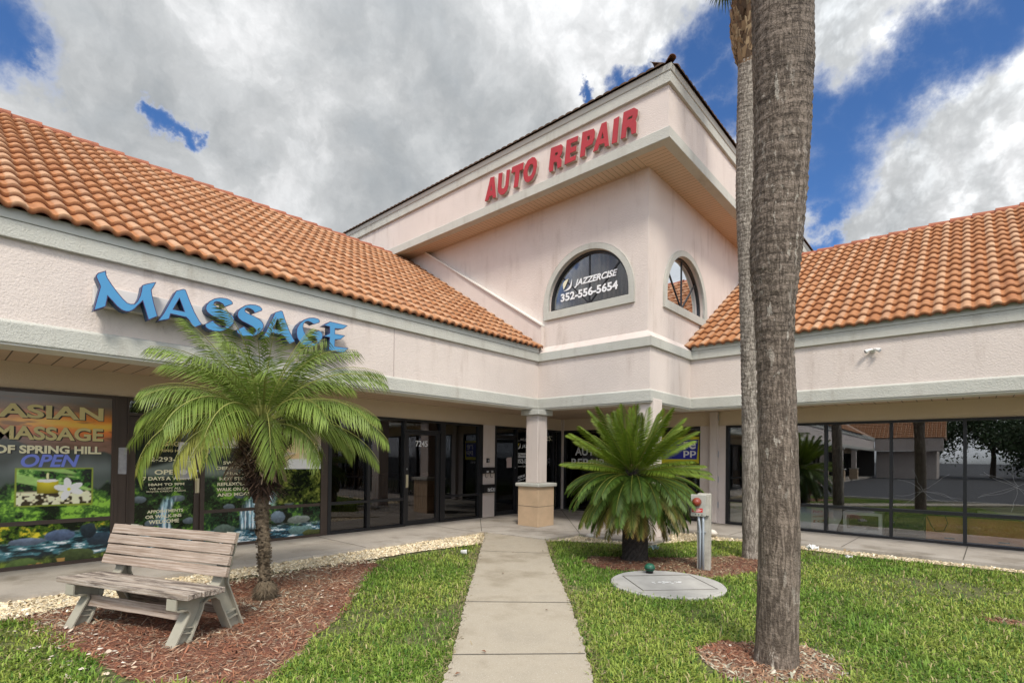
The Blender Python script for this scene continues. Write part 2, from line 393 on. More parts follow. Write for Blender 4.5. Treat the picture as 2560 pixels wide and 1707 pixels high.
# ================================================================== SETTING
GZ = -0.06
def noise_edge(poly, amp=0.06, step=0.12, seed=1):
    r = np.random.default_rng(seed); out = []
    for i in range(len(poly)):
        a = np.array(poly[i], float); b = np.array(poly[(i+1) % len(poly)], float); L = np.linalg.norm(b-a)
        k = max(1, int(L/step)); nrm = np.array([-(b-a)[1], (b-a)[0]])/max(L, 1e-6)
        for j in range(k):
            out.append(tuple(a+(b-a)*j/k + nrm*(r.normal()*amp*0.5 if 0 < j or amp else 0)))
    return out
def inpoly(P, poly):
    x, y = P[:, 0], P[:, 1]; c = np.zeros(len(P), bool); n = len(poly)
    for i in range(n):
        x1, y1 = poly[i]; x2, y2 = poly[(i+1) % n]
        k = ((y1 > y) != (y2 > y)) & (x < (x2-x1)*(y-y1)/((y2-y1) + 1e-12)+x1); c ^= k
    return c
def sheet(name, poly, z, m, kind='structure', thick=0.0):
    mb = MB(); P = lambda u, v, w: (u, v, w)
    if thick: mb.prism(poly, P, z-thick, z)
    else:
        tri = geometry.tessellate_polygon([[Vector((p[0], p[1], 0)) for p in poly]])
        mb.add([(p[0], p[1], z) for p in poly], [tuple(t) for t in tri])
    return tag(mb.build(name, m), kind=kind)
PATH_L = [(-7.02, 7.15), (-6.35, 6.42), (-5.70, 5.70), (-4.76, 4.66), (-3.80, 3.60), (-3.30, 3.06), (-2.80, 2.52), (-2.50, 2.17), (-1.0, 0.50), (0.55, -1.20)]
PATH_R = [(1.60, -1.20), (0.60, 0.10), (-1.10, 2.05), (-1.80, 2.86), (-2.14, 3.27), (-2.45, 3.64), (-3.02, 4.32), (-3.80, 5.17), (-4.80, 6.29), (-5.30, 6.88), (-5.66, 7.30)]
PATH = PATH_L + PATH_R
CORNER = [(-7.10, 7.15), (-7.02, 7.15), (-5.66, 7.30), (-5.60, 8.30), (-4.90, 8.25), (-4.10, 8.30), (-4.10, 9.05), (-4.42, 9.5), (-4.42, 10.2), (-4.42, 12.0), (-7.1, 12.0)]
MULCHL = [(-6.52, -1.0), (-6.42, 0.42), (-6.2, 0.56), (-5.5, 0.62), (-4.76, 0.78), (-4.08, 0.90), (-3.72, 1.10), (-3.48, 1.45), (-3.62, 1.73), (-3.95, 2.04), (-4.45, 2.62), (-5.1, 3.2), (-5.67, 3.7), (-6.03, 4.07), (-6.52, 4.15)]
MULCHR = [(-4.22, 6.30), (-4.32, 6.75), (-3.9, 7.07), (-3.1, 7.77), (-2.75, 8.35), (-2.36, 8.40), (-2.1, 8.0), (-2.15, 7.52), (-2.36, 6.63), (-2.65, 6.50), (-3.08, 6.50), (-3.62, 6.08)]
MULCHT = [(-1.62, 4.05), (-1.52, 4.38), (-1.28, 4.50), (-1.0, 4.72), (-0.78, 4.60), (-0.62, 4.30), (-0.66, 4.05), (-0.95, 3.75), (-1.2, 3.62), (-1.45, 3.82)]
MULCHP = [(0.02, 6.70), (0.16, 6.86), (0.42, 6.92), (0.55, 6.80), (0.30, 6.66)]
GRAVL = [(-7.16, -3.0), (-7.16, 7.14), (-6.98, 7.14), (-6.36, 6.43), (-6.30, 6.30), (-6.48, 5.1), (-6.47, 4.15), (-6.6, 3.3), (-6.66, 2.56), (-6.5, 1.38), (-6.56, 0.88), (-6.40, 0.42), (-6.5, -0.6), (-6.6, -3.0)]
GRAVR = [(-5.66, 7.34), (-5.60, 8.28), (-4.90, 8.23), (-4.08, 8.28), (-4.08, 9.06), (-4.40, 9.5), (-4.40, 10.16), (8.0, 10.16), (8.0, 9.9), (0.58, 9.90), (-1.13, 9.74), (-2.12, 9.80), (-3.16, 9.90), (-3.7, 9.5), (-4.0, 8.75), (-4.5, 8.05), (-5.0, 7.8), (-5.5, 7.52)]
LIDC = (-2.72, 5.74)
tag(mk('parking_lot', [(-900, -900, -0.16), (900, -900, -0.16), (900, 900, -0.16), (-900, 900, -0.16)], [(0, 1, 2, 3)], ASPH), kind='structure')
sheet('lawn_soil', [(-7.2, -1.2), (9.0, -1.2), (9.0, 10.3), (-7.2, 10.3)], GZ, SOIL, thick=0.2)
for nm, pl, m_, z in (('mulch_bed', noise_edge(MULCHL, .08, .15, 2), MULCHG, GZ+.006), ('mulch_bed', noise_edge(MULCHR, .08, .15, 3), MULCHG, GZ+.006), ('mulch_bed', noise_edge(MULCHT, .06, .12, 4), MULCHG, GZ+.006), ('mulch_bed', MULCHP, MULCHG, GZ+.006),
                     ('gravel_bed', GRAVL, GRAVG, GZ+.012), ('gravel_bed', GRAVR, GRAVG, GZ+.012)):
    sheet(nm, pl, z, m_)
# kerb at the edge of the lawn
kb = MB(); kb.box(-7.2, 9.15, -1.36, -1.205, -0.2, 0.0); tag(kb.build('kerb', KERBY), kind='structure')
# path: separate slabs divided by joints
def path_xy(poly_t):
    pass
pj = MB()
pm = MB(); pm.prism(noise_edge(PATH, .016, .045, 8), lambda u, v, w: (u, v, w), -0.15, -0.010); po = tag(pm.build('garden_path', CONC), kind='structure')
for a, b in (((-5.70, 5.68), (-4.80, 6.29)), ((-3.80, 3.59), (-3.0, 4.31)), ((-2.845, 2.57), (-2.14, 3.26)), ((-1.55, 1.12), (-0.75, 1.66)), ((-7.0, 7.17), (-5.68, 7.31))):
    A = np.array(a); B = np.array(b); d = (B-A)/np.linalg.norm(B-A); n_ = np.array([-d[1], d[0]])*0.006
    pj.add([(*(A-n_), -0.006), (*(B-n_), -0.006), (*(B+n_), -0.006), (*(A+n_), -0.006)], [(0, 1, 2, 3)])
tag(pj.build('path_joint', JOINT), kind='structure')
sw = MB()
sw.prism([(-8.9, -38), (-7.13, -38), (-7.13, 7.15), (-7.02, 7.152), (-5.66, 7.305), (-5.60, 8.30), (-4.90, 8.25), (-4.10, 8.30), (-4.10, 9.05), (-4.42, 9.5), (-4.42, 10.2), (12, 10.2), (12, 12.3), (-8.9, 12.3)], lambda u, v, w: (u, v, w), -0.15, 0.0)
tag(sw.build('sidewalk', WALK), kind='structure')
sj = MB()
def joint(a, b, wd=0.007, z=0.003):
    A = np.array(a, float); B = np.array(b, float); d = (B-A)/np.linalg.norm(B-A); n_ = np.array([-d[1], d[0]])*wd
    sj.add([(*(A-n_), z), (*(B-n_), z), (*(B+n_), z), (*(A+n_), z)], [(0, 1, 2, 3)])
for y in (-4.4, -1.4, 1.6, 4.575, 7.0): joint((-8.72, y), (-7.14, y))
joint((-7.13, 7.16), (-8.72, 8.7)); joint((-7.1, 7.2), (-4.45, 9.9)); joint((-5.6, 8.3), (-8.6, 11.8))
for x in (-3.4, -1.55, 0.0, 1.6, 3.4): joint((x-0.05, 10.22), (x, 11.93))
tag(sj.build('sidewalk_joint', JOINT), kind='structure')

# ================================================================== BUILDING
BL = (-7.0, 10.0, 0.0)
bld = thing('strip_mall_building', 'pale pink stucco strip mall with orange tiled roofs and a corner tower', 'building', BL)
def part(mb, name, m, parent=None, smooth=False): return mb.build(name, m, parent or bld, smooth)
XF, YT, XT, YR, XG, YG = -6.95, 8.65, -4.34, 10.47, -8.75, 12.0
Y0, X1 = -38.0, 12.0
ID = lambda u, v, w: (u, v, w)
def offset_path(pts, d):
    """offset an open polyline to its right-hand (outer) side by d, mitred"""
    out = []
    for i, p in enumerate(pts):
        p = np.array(p, float); ds = []
        if i > 0: q = p-np.array(pts[i-1]); ds.append(q/np.linalg.norm(q))
        if i < len(pts)-1: q = np.array(pts[i+1])-p; ds.append(q/np.linalg.norm(q))
        ns = [np.array([q[1], -q[0]]) for q in ds]
        n_ = sum(ns); n_ /= (n_@ns[0]); out.append(tuple(p+n_*d))
    return out
FP = [(XF, Y0), (XF, YT), (XT, YT), (XT, YR), (X1, YR)]
def band(prof, i0=0, i1=None):
    """sweep a profile [(out, z)] along the facade line"""
    pts = FP[i0:i1]; mb = MB(); V = []; k = len(pts); n = len(prof)
    offs = [offset_path(FP, o)[i0:i1] for o, z in prof]
    for i in range(k):
        for j, (o, z) in enumerate(prof): V.append((*offs[j][i], z))
    F = [(i*n+j, (i+1)*n+j, (i+1)*n+(j+1) % n, i*n+(j+1) % n) for i in range(k-1) for j in range(n)]
    F += [tuple(range(n)), tuple(reversed(range((k-1)*n, k*n)))]
    return mb.add(V, F)
fas = part(band([(-0.16, 2.56), (0, 2.56), (0, 3.60), (-0.16, 3.60)]), 'fascia_wall', PINK)
part(band([(-0.16, 2.505), (0.035, 2.505), (0.04, 2.515), (0.04, 2.70), (0.032, 2.715), (0.0, 2.735), (-0.158, 2.735)]), 'bottom_trim', SAGE, fas)
part(band([(-0.10, 3.515), (0.045, 3.515), (0.052, 3.52), (0.052, 3.685), (0.045, 3.69), (-0.10, 3.69)]), 'top_trim', SAGE, fas)
part(band([(-0.30, 2.49), (-0.145, 2.49), (-0.145, 2.503), (0.018, 2.503), (0.018, 2.485), (-0.30, 2.478)]), 'soffit_channel', WHITEW, fas)
for i0, i1 in ((0, 2), (3, 5)):
    part(band([(-0.10, 3.693), (0.056, 3.693), (0.060, 3.70), (0.060, 3.79), (-0.10, 3.79)], i0, i1), 'eave_board', SAGEB, fas)
# sloped stucco cap over the tower base
part(band([(-0.14, 3.66), (0.043, 3.692), (-0.097, 3.84), (-0.14, 3.84)], 1, 4), 'sloped_cap', PINK, fas)
for y in (0.18, 4.92):
    sj2 = MB(); sj2.box(XF+0.001, XF+0.004, y-0.006, y+0.006, 2.74, 3.51); part(sj2, 'control_joint', mat('joint_line', (0.40, 0.33, 0.31), 0.9), fas)  # control joint drawn as a thin strip darker than the wall
# soffits
s_ = MB(); s_.box(XG-0.1, XF-0.14, Y0, YG+0.1, 2.56, 2.60); part(s_, 'soffit', SOFY)
s_ = MB(); s_.box(XF-0.139, XT-0.14, YT+0.14, YG+0.1, 2.561, 2.60); s_.box(XT-0.139, X1, YR+0.14, YG+0.1, 2.561, 2.60); part(s_, 'soffit', SOFXW)
# header walls above the glazing, piers
hw = MB()
hw.box(XG-0.2, XG-0.001, Y0, YG, 2.235, 2.558)
hw.box(XG-0.001, X1, YG, YG+0.2, 2.235, 2.558)
part(hw, 'header_wall', BEIGE)
pr = MB(); pr.box(XG-0.2, XG+0.012, 8.785, 9.205, 0, 2.233); part(pr, 'pier', PINK)
pr = MB(); pr.box(-8.78, -8.655, YG-0.04, YG+0.1, 0, 2.556); part(pr, 'corner_post', PINK)
pr = MB(); pr.box(-4.715, -4.125, YG-0.012, YG+0.2, 0, 2.233); part(pr, 'pier', PINK)
pr = MB(); pr.box(-4.452, -4.291, YG-0.12, YG-0.0125, 0.02, 2.556); part(pr, 'pilaster', PINK)
for z in (0.42, 1.0, 1.58, 2.42):
    hg = MB(); hg.box(-4.29, -4.277, YG-0.055, YG-0.02, z-.07, z+.07); part(hg, 'hinge_bracket', STEEL)
# ---------------- columns
def column(x, y, top=2.505):
    c = link(bpy.data.objects.new('column', None)); c.parent = bld; OFF[c.name] = BL
    bs = MB(); bs.box(x-.275, x+.275, y-.275, y+.275, 0, .835); b = bs.build('base', COLTILE, c); bevel(b, .006)
    g = MB()
    for z in (0.425,):
        for (ax, s) in ((0, -1), (0, 1), (1, -1), (1, 1)):
            if ax: g.box(x-.274, x+.274, y+s*.2755, y+s*.2785, z-.004, z+.004)
            else: g.box(x+s*.2755, x+s*.2785, y-.274, y+.274, z-.004, z+.004)
    g.build('grout_line', JOINT, b)
    lp = MB(); lp.box(x-.325, x+.325, y-.325, y+.325, .836, .915); bevel(lp.build('ledge', SAGE, c), .022, 3)
    sh = MB(); sh.box(x-.162, x+.162, y-.162, y+.162, .916, 2.36); bevel(sh.build('shaft', PINK, c), .012)
    cp = MB(); cp.box(x-.245, x+.245, y-.245, y+.245, 2.361, top-0.03); bevel(cp.build('capital', SAGE, c), .012)
for x, y in ((-6.98, 8.66), (-6.98, -3.2), (-6.98, -8.5), (-6.98, -14.0), (-6.98, -20.0), (-6.98, -26.0), (4.8, 10.45)): column(x, y)
sq = MB(); sq.box(-4.62, -4.28, 8.70, 9.04, 0.001, 2.56); bevel(part(sq, 'square_pier', PINK), .01)
# ---------------- roofs
SL = 0.6437; ANG = math.atan(SL); CO, SI = math.cos(ANG), math.sin(ANG)
PER = 0.168
def tile_roof(org, along, up, length, courses, exp=0.335, ns=10, seed=3, amp=0.026):
    """corrugated double-roll concrete tiles laid in overlapping courses; org = eave start, along/up horizontal unit vectors"""
    r = np.random.default_rng(seed); org = np.array(org, float); al = np.array(along, float); upv = np.array(up, float)
    sl = np.array([upv[0]*CO, upv[1]*CO, SI]); nr = np.array([-upv[0]*SI, -upv[1]*SI, CO])
    nh = int(length/PER); t = np.linspace(0, nh*PER, nh*ns+1); ph = (t/PER) % 1.0
    prof = np.where(ph < 0.66, np.sin(np.clip(ph/0.66, 0, 1)*math.pi)**0.75*amp*1.15, -np.sin(np.clip((ph-0.66)/0.34, 0, 1)*math.pi)*amp*0.45)
    hi = np.minimum((t/PER).astype(int), nh-1)
    V = []; T = []; F = []; base = 0; n = len(t)
    light = np.array([0.425, 0.258, 0.155]); mid = np.array([0.305, 0.122, 0.044]); dark = np.array([0.22, 0.078, 0.032])
    for c in range(courses):
        rnd = r.random(nh); rnd2 = r.random(nh)
        k = np.where(np.arange(nh) % 2 == 0, 0.55+0.4*rnd, 0.05+0.30*rnd)
        hc = mid[None]*(1-k[:, None]) + light[None]*k[:, None]
        hc = hc*(1-0.30*(rnd2[:, None] > 0.80)) + dark[None]*0.30*(rnd2[:, None] > 0.80)
        hump = np.clip(np.sin(np.clip(ph/0.62, 0, 1)*math.pi), 0, 1)[:, None]
        crest = (ph < 0.62)[:, None]
        cc = np.where(crest, hc[hi], mid[None]*(0.88+0.18*rnd[hi][:, None]))
        s0 = c*exp - (0.045 if c == 0 else 0.02); s1 = (c+1)*exp+0.02
        jit = (r.random(nh)*0.006)[hi]
        for (s, lift, tk) in ((s0+.004, 0.004, 0), (s0, 0.053, 1), (s0+0.02, 0.054, 1), ((s0+s1)/2, 0.033, 1), (s1, 0.006, 1)):
            P = org[None] + al[None]*t[:, None] + sl[None]*s + nr[None]*(lift+jit*tk+prof+amp)[:, None]
            V.append(P); T.append(cc if tk else np.broadcast_to(np.array([.15, .048, .022]), cc.shape))  # front edges tinted dark, painting in the shade below each course
        i = np.arange(n-1)
        for row in range(4):
            a = base+row*n+i; F.append(np.stack([a, a+1, a+1+n, a+n], 1))
        base += 5*n
    return np.concatenate(V), np.concatenate(F), np.concatenate(T)
LEN_L = YT-0.02-(-30.0)
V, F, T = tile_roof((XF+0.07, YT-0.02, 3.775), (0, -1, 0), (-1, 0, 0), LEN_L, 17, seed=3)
F = F[:, ::-1]
roofL = mk('roof', V, F, TILE, bld, True, T); roofL['label'] = 'orange tile roof of the left wing, beside the massage sign'
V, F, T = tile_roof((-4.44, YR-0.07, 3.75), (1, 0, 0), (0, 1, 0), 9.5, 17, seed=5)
roofR = mk('roof', V, F, TILE, bld, True, T); roofR['label'] = 'orange tile roof of the right wing, behind the palms'
for r_ in (roofL, roofR): r_.data.materials[0] = TILE
# roof decks below the tiles and rear slopes, gable ends
RX = -11.72; RZ = 6.86; RY = 15.24
dk = MB()
dk.prism([(XF+0.06, 3.765), (RX, RZ-0.03), (2*RX-XF, 3.765)], lambda u, v, w: (u, w, v), Y0, YT-0.01)
dk.build('roof_deck', MORTAR, bld)
dk = MB(); dk.prism([(YR-0.06, 3.742), (RY, 6.80), (2*RY-YR, 3.742)], lambda u, v, w: (w, u, v), -4.43, X1)
dk.build('roof_deck', MORTAR, bld)
# eave bird-stop strip hides the gap below the first course
es = MB(); es.box(XF-0.05, XF+0.058, Y0, YT-0.02, 3.791, 3.80); es.box(-4.44, X1, YR-0.058, YR+0.05, 3.7915, 3.80); es.build('eave_strip', SAGEB, bld)
def ridge(parent, p0, p1, step=0.375, r0=0.115, m=RIDGE):
    p0 = Vector(p0); p1 = Vector(p1); d = (p1-p0); L = d.length; d.normalize(); k = int(L/step); mb = MB()
    side = d.cross(Vector((0, 0, 1))).normalized(); up = side.cross(d)
    for i in range(k):
        a = p0+d*(i*step); b = a+d*(step+0.03); n = 9; V = []
        for q, rr, lf in ((a, r0*1.10, 0.022), (b, r0*0.94, 0.0), (a, r0*0.94, 0.022), (b, r0*0.80, 0.0)):
            for j in range(n):
                th = math.pi*(j/(n-1))*1.1-0.05*math.pi
                V.append(q+side*math.cos(th)*rr+up*(math.sin(th)*rr*0.85+lf))
        F = []
        for j in range(n-1):
            F += [(j, j+1, n+j+1, n+j), (2*n+j+1, 2*n+j, 3*n+j, 3*n+j+1), (j+1, j, 2*n+j, 2*n+j+1), (n+j, n+j+1, 3*n+j+1, 3*n+j)]
        mb.add(V, F)
    return mb.build('ridge_cap', m, parent)
ridge(roofL, (RX, YT-0.03, RZ+0.02), (RX, -30.0, RZ+0.02))
ridge(roofR, (-4.43, RY, RZ-0.015), (5.0, RY, RZ-0.015))
rm = MB(); rm.prism([(RX-.13, RZ-.1), (RX+.17, RZ-.09), (RX+.08, RZ+0.05), (RX-.08, RZ+.05)], lambda u, v, w: (u, w, v), -30.0, YT-.03); rm.build('ridge_mortar', MORTAR, roofL)
rm = MB(); rm.prism([(RY-.17, RZ-.125), (RY+.13, RZ-.135), (RY+.08, RZ+.015), (RY-.08, RZ+.015)], lambda u, v, w: (w, u, v), -4.43, 5.0); rm.build('ridge_mortar', MORTAR, roofR)
# rake parapet where the left roof meets the tower
rp = MB(); rp.prism([(-6.868, 3.70), (-6.868, 4.29), (-10.9, 4.29+4.032*0.651), (-11.6, 6.87), (-11.6, 6.6), (-7.0, 3.6)], lambda u, v, w: (u, w, v), 8.64, 8.80)
rake = part(rp, 'rake_parapet', PINK)
rc = MB(); q0 = (-6.862, 4.292); q1 = (-10.9, 4.292+4.038*0.651)
rc.prism([q0, (q0[0], q0[1]+.035), (q1[0], q1[1]+.035), q1], lambda u, v, w: (u, w, v), 8.60, 8.83); rc.build('parapet_cap', WHITEW, rake)
# ---------------- tower
def arch(c, z0, r, st, n=28):
    return [(c-r, z0), (c+r, z0)] + [(c+r*math.cos(math.pi*i/n), z0+st+r*math.sin(math.pi*i/n)) for i in range(n+1)]
TWX, TWY = XT-0.10, YT+0.10     # upper wall planes
AC, BC, AZ, AR_, AST = -5.785, 10.45, 4.575, 0.965, 0.13
tw = MB()
tw.prism([(-14.3, 3.55), (TWX-.18, 3.55), (TWX-.18, 6.89), (-14.3, 6.89)], PY(TWY), -0.18, 0.0, holes=[arch(AC, AZ, AR_, AST)])
tw.prism([(TWY, 3.55), (18.2, 3.55), (18.2, 6.89), (TWY, 6.89)], PX(TWX), -0.18, 0.0, holes=[arch(BC, AZ, AR_, AST)])
towall = part(tw, 'tower_wall', PINK)
OX, OY = -3.79, 8.16
TP = [(-14.9, OY), (OX, OY), (OX, 18.7)]
def tband(prof):
    mb = MB(); V = []; n = len(prof); k = len(TP)
    offs = [offset_path(TP, o) for o, z in prof]
    for i in range(k):
        for j, (o, z) in enumerate(prof): V.append((*offs[j][i], z))
    F = [(i*n+j, (i+1)*n+j, (i+1)*n+(j+1) % n, i*n+(j+1) % n) for i in range(k-1) for j in range(n)]
    F += [tuple(range(n)), tuple(reversed(range((k-1)*n, k*n)))]
    return mb.add(V, F)
tf = part(tband([(-0.16, 6.90), (0, 6.90), (0, 7.90), (-0.16, 7.90)]), 'tower_fascia', PINK)
part(tband([(-0.14, 6.868), (0.03, 6.868), (0.038, 6.875), (0.038, 7.055), (0.0, 7.085), (-0.14, 7.085)]), 'bottom_trim', SAGE, tf)
part(tband([(-0.10, 7.80), (0.045, 7.80), (0.052, 7.806), (0.052, 7.985), (-0.10, 7.985)]), 'top_trim', SAGE, tf)
part(tband([(-0.10, 7.988), (0.056, 7.988), (0.066, 7.996), (0.085, 8.085), (-0.10, 8.085)]), 'eave_board', SAGEB, tf)
so_ = MB(); so_.box(-14.7, TWX+0.0, OY+0.10, TWY+0.02, 6.885, 6.91); part(so_, 'tower_soffit', SOFX)
so_ = MB(); so_.box(TWX+0.001, OX-0.10, OY+0.10, 18.5, 6.885, 6.91); part(so_, 'tower_soffit', SOFYN)
so_ = MB(); so_.box(-14.7, OX-0.09, OY+0.02, OY+0.10, 6.874, 6.90); so_.box(OX-0.10, OX-0.02, OY+0.10, 18.5, 6.8745, 6.90); so_.box(-14.7, TWX, TWY-0.04, TWY-0.001, 6.872, 6.884); part(so_, 'soffit_channel', mat('soffit_tan', (0.50, 0.37, 0.27), 0.6))
# hip roof of the tower with its tile ends
hipz = 8.09; CXT, CYT = (-14.9+OX)/2, (OY+18.7)/2
hv = [(-15.0, OY-0.09, hipz), (OX+0.09, OY-0.09, hipz), (OX+0.09, 18.8, hipz), (-15.0, 18.8, hipz), (CXT, CYT, hipz+3.3)]
th_ = mk('tower_roof', hv, [(0, 1, 4), (1, 2, 4), (2, 3, 4), (3, 0, 4), (3, 2, 1, 0)], DARKTILE, bld)
te = MB(); k = int((OX+15)/0.17)
for i in range(k):
    for (px_, py_, dx, dy) in ((OX-0.02-i*0.17, OY-0.13, 0, 1), (OX+0.13, OY+0.02+i*0.17, -1, 0)):
        if py_ > 18.6: continue
        V = []; n = 8
        for q in range(2):
            for j in range(n+1):
                th = math.pi*j/n; rr = 0.085
                ax = math.cos(th)*rr; zz = math.sin(th)*0.036
                if dy: V.append((px_+ax-.1, py_+q*0.5, hipz+0.005+zz+q*0.28))
                else: V.append((px_-q*0.5, py_+ax+.1, hipz+0.005+zz+q*0.28))
        F = [(j, j+1, n+2+j, n+1+j) for j in range(n)]+[tuple(range(n+1))]
        te.add(V, F)
te.build('eave_tiles', DARKTILE, th_)
hc = ridge(th_, (OX+0.11, OY-0.11, hipz+0.015), (OX-0.55, OY+0.55, hipz+0.27), 0.38, 0.06, mat('hip_cap_tile', (0.15, 0.065, 0.035), 0.9, 0.4, 8))
# arched windows
def arch_window(c, P, lab):
    wn = link(bpy.data.objects.new('arched_window', None)); wn.parent = bld; OFF[wn.name] = BL; wn['label'] = lab
    o = MB(); o.prism(arch(c, AZ-0.165, AR_+0.115, AST+0.165), P, -0.02, 0.045, holes=[arch(c, AZ, AR_, AST)]); bevel(o.build('surround', SAGE, wn), .012)
    f = MB(); f.prism(arch(c, AZ+.001, AR_-.002, AST-.001), P, -0.13, -0.07, holes=[arch(c, AZ+.05, AR_-.055, AST-.045)])
    zc = AZ+0.04
    for a in (90, 45, 135):
        ca, sa = math.cos(R(a)), math.sin(R(a)); L = AR_+0.06; h = 0.014
        f.prism([(c-sa*h, zc+ca*h), (c+sa*h, zc-ca*h), (c+ca*L+sa*h, zc+sa*L-ca*h), (c+ca*L-sa*h, zc+sa*L+ca*h)], P, -0.115, -0.085)
    f.build('frame', BLACKF, wn)
    p = MB(); a = arch(c, AZ+.045, AR_-.05, AST-.045); p.prism(a, P, -0.104, -0.100); p.build('pane', GLASSA if P(0, 0, 0)[1] != 0 else GLASSB, wn)
    return wn
aw = arch_window(AC, PY(TWY), 'arched window on the front of the tower with white phone lettering')
aw2 = arch_window(BC, PX(TWX), 'arched window on the right side of the tower')
# curtain behind the front arch, dark panel standing in for the dark room behind the side arch
cu = MB(); n = 120
V = []
for i in range(n+1):
    x = AC-1.05+2.1*i/n; y = TWY+0.20+0.035*math.sin(i*1.05)+0.012*math.sin(i*2.7)
    V += [(x, y, 4.45), (x, y, 5.80)]
cu.add(V, [(2*i, 2*i+2, 2*i+3, 2*i+1) for i in range(n)]); cu.build('curtain', CURT, aw, True)
cu = MB(); cu.box(TWX-0.9, TWX-0.88, BC-1.2, BC+1.2, 4.3, 5.9); cu.build('dark_panel', DARKIN, aw2)
# lettering on the arched window
jl = thing('window_lettering', 'white exercise studio lettering and phone number on the arched tower window', 'window lettering', (AC, TWY, 4.6))
PA = lambda u, v, w_: PY(TWY)(u, v, -0.084+w_)
JX = lambda u: u
text('JAZZERCISE', 'lettering', WHITE, jl, PA, -6.15, -5.13, 5.00, 5.172, shear=0.28, bold=0.035)
text('352-556-5654', 'lettering', WHITE, jl, PA, -6.50, -5.12, 4.772, 4.945, bold=0.035)
def leaf(p0, p1, bulge, n=10):
    p0 = np.array(p0); p1 = np.array(p1); d = p1-p0; nn = np.array([-d[1], d[0]]); L = []
    for i in range(n+1): t = i/n; L.append(tuple(p0+d*t+nn*bulge[0]*math.sin(math.pi*t)))
    for i in range(1, n): t = 1-i/n; L.append(tuple(p0+d*t+nn*bulge[1]*math.sin(math.pi*t)))
    return L
b = MB(); b.prism(leaf((-6.425, 5.02), (-6.30, 5.235), (0.34, -0.02)), PA, 0.002, 0.004); b.build('logo_leaf', PALEV, jl)
b = MB(); b.prism(leaf((-6.44, 4.99), (-6.215, 5.215), (-0.36, -0.20)), PA, 0.002, 0.004); b.build('logo_swoosh', WHITE, jl)

# far wing of the mall that turns across the lot (mirrored in the right-hand windows)
fw_ = MB(); fw_.box(-6.9, -2.2, -45.2, -39.0, -.16, 2.5); part(fw_, 'far_wall', PINK)
fw_ = MB(); fw_.box(-6.9, -1.7, -39.0, -38.0, 2.52, 3.75); part(fw_, 'far_fascia', PINK)
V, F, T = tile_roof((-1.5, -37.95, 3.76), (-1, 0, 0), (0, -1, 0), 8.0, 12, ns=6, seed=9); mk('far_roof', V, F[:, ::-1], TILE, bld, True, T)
fw_ = MB(); fw_.prism([(-38.1, 3.7), (-41.6, 5.9), (-45.2, 3.7)], lambda u, v, w: (w, u, v), -8.4, -1.6); part(fw_, 'far_gable', MORTAR)

# ================================================================== STOREFRONTS
def empty_part(name, parent=bld, label=None):
    c = link(bpy.data.objects.new(name, None)); c.parent = parent; OFF[c.name] = OFF.get(parent.name, (0, 0, 0))
    if label: c['label'] = label
    return c
def wbox(mb, P, u0, u1, v0, v1, w0, w1):
    a = P(u0, v0, w0); b = P(u1, v1, w1); mb.box(a[0], b[0], a[1], b[1], a[2], b[2])
def window(P, u0, u1, m, g, fw=(.045, .045), rail=(0.535, 0.59), mull=(), top=2.232, label=None, sill=0.0, glassw=-0.045):
    wn = empty_part('window', bld, label); f = MB()
    wbox(f, P, u0, u0+fw[0], sill, top, -.10, 0.02); wbox(f, P, u1-fw[1], u1, sill, top, -.10, 0.02)
    wbox(f, P, u0+fw[0], u1-fw[1], top-.045, top, -.0995, 0.018); wbox(f, P, u0+fw[0], u1-fw[1], sill, sill+.045, -.0995, 0.026)
    for a, b in mull: wbox(f, P, a, b, sill+.045, top-.045, -.0995, 0.016)
    if rail:
        edges = [u0+fw[0]]+[q for ab in mull for q in ab]+[u1-fw[1]]
        for i in range(0, len(edges), 2): wbox(f, P, edges[i], edges[i+1], rail[0], rail[1], -.099, 0.014)
    f.build('frame', m, wn)
    if g:
        p = MB(); wbox(p, P, u0+.01, u1-.01, sill+.01, top-.01, glassw-.003, glassw+.003); p.build('pane', g, wn)
    return wn
def door(P, u0, u1, m, g, top=1.966, hand=1, stile=(.09, .09), hcol=BRASS, label=None, bottom=.10, transom=True, hz=(0.80, 1.07)):
    d = empty_part('door', bld, label); f = MB()
    wbox(f, P, u0, u0+stile[0], 0.008, top, -.075, -.012); wbox(f, P, u1-stile[1], u1, 0.008, top, -.075, -.012)
    wbox(f, P, u0+stile[0], u1-stile[1], top-.055, top, -.0745, -.013); wbox(f, P, u0+stile[0], u1-stile[1], 0.008, bottom, -.0745, -.013)
    f.build('frame', m, d)
    p = MB(); wbox(p, P, u0+stile[0]-.01, u1-stile[1]+.01, bottom-.01, top-.045, -.047, -.041); p.build('pane', g, d)
    h = MB(); x = u0+stile[0]*0.45 if hand > 0 else u1-stile[1]*0.45
    wbox(h, P, x-.028, x+.028, hz[0], hz[1], -.0115, .004); wbox(h, P, x-.012, x+.012, hz[0]+.02, hz[1]-.02, .0045, .03); h.build('handle', hcol, d)
    wbox2 = MB(); wbox(wbox2, P, x-.012, x+.012, hz[1]+.10, hz[1]+.13, -.0115, .0); wbox2.build('lock', STEEL, d)
    if transom:
        t = MB(); wbox(t, P, u0, u1, top+.008, top+.05, -.10, .015); wbox(t, P, u0, u1, 2.187, 2.232, -.10, .015); t.build('transom_frame', m, d)
        p = MB(); wbox(p, P, u0+.005, u1-.005, top+.04, 2.20, -.048, -.042); p.build('transom_pane', g, d)
    return d
PL = PX(XG); PR = PY(YG)
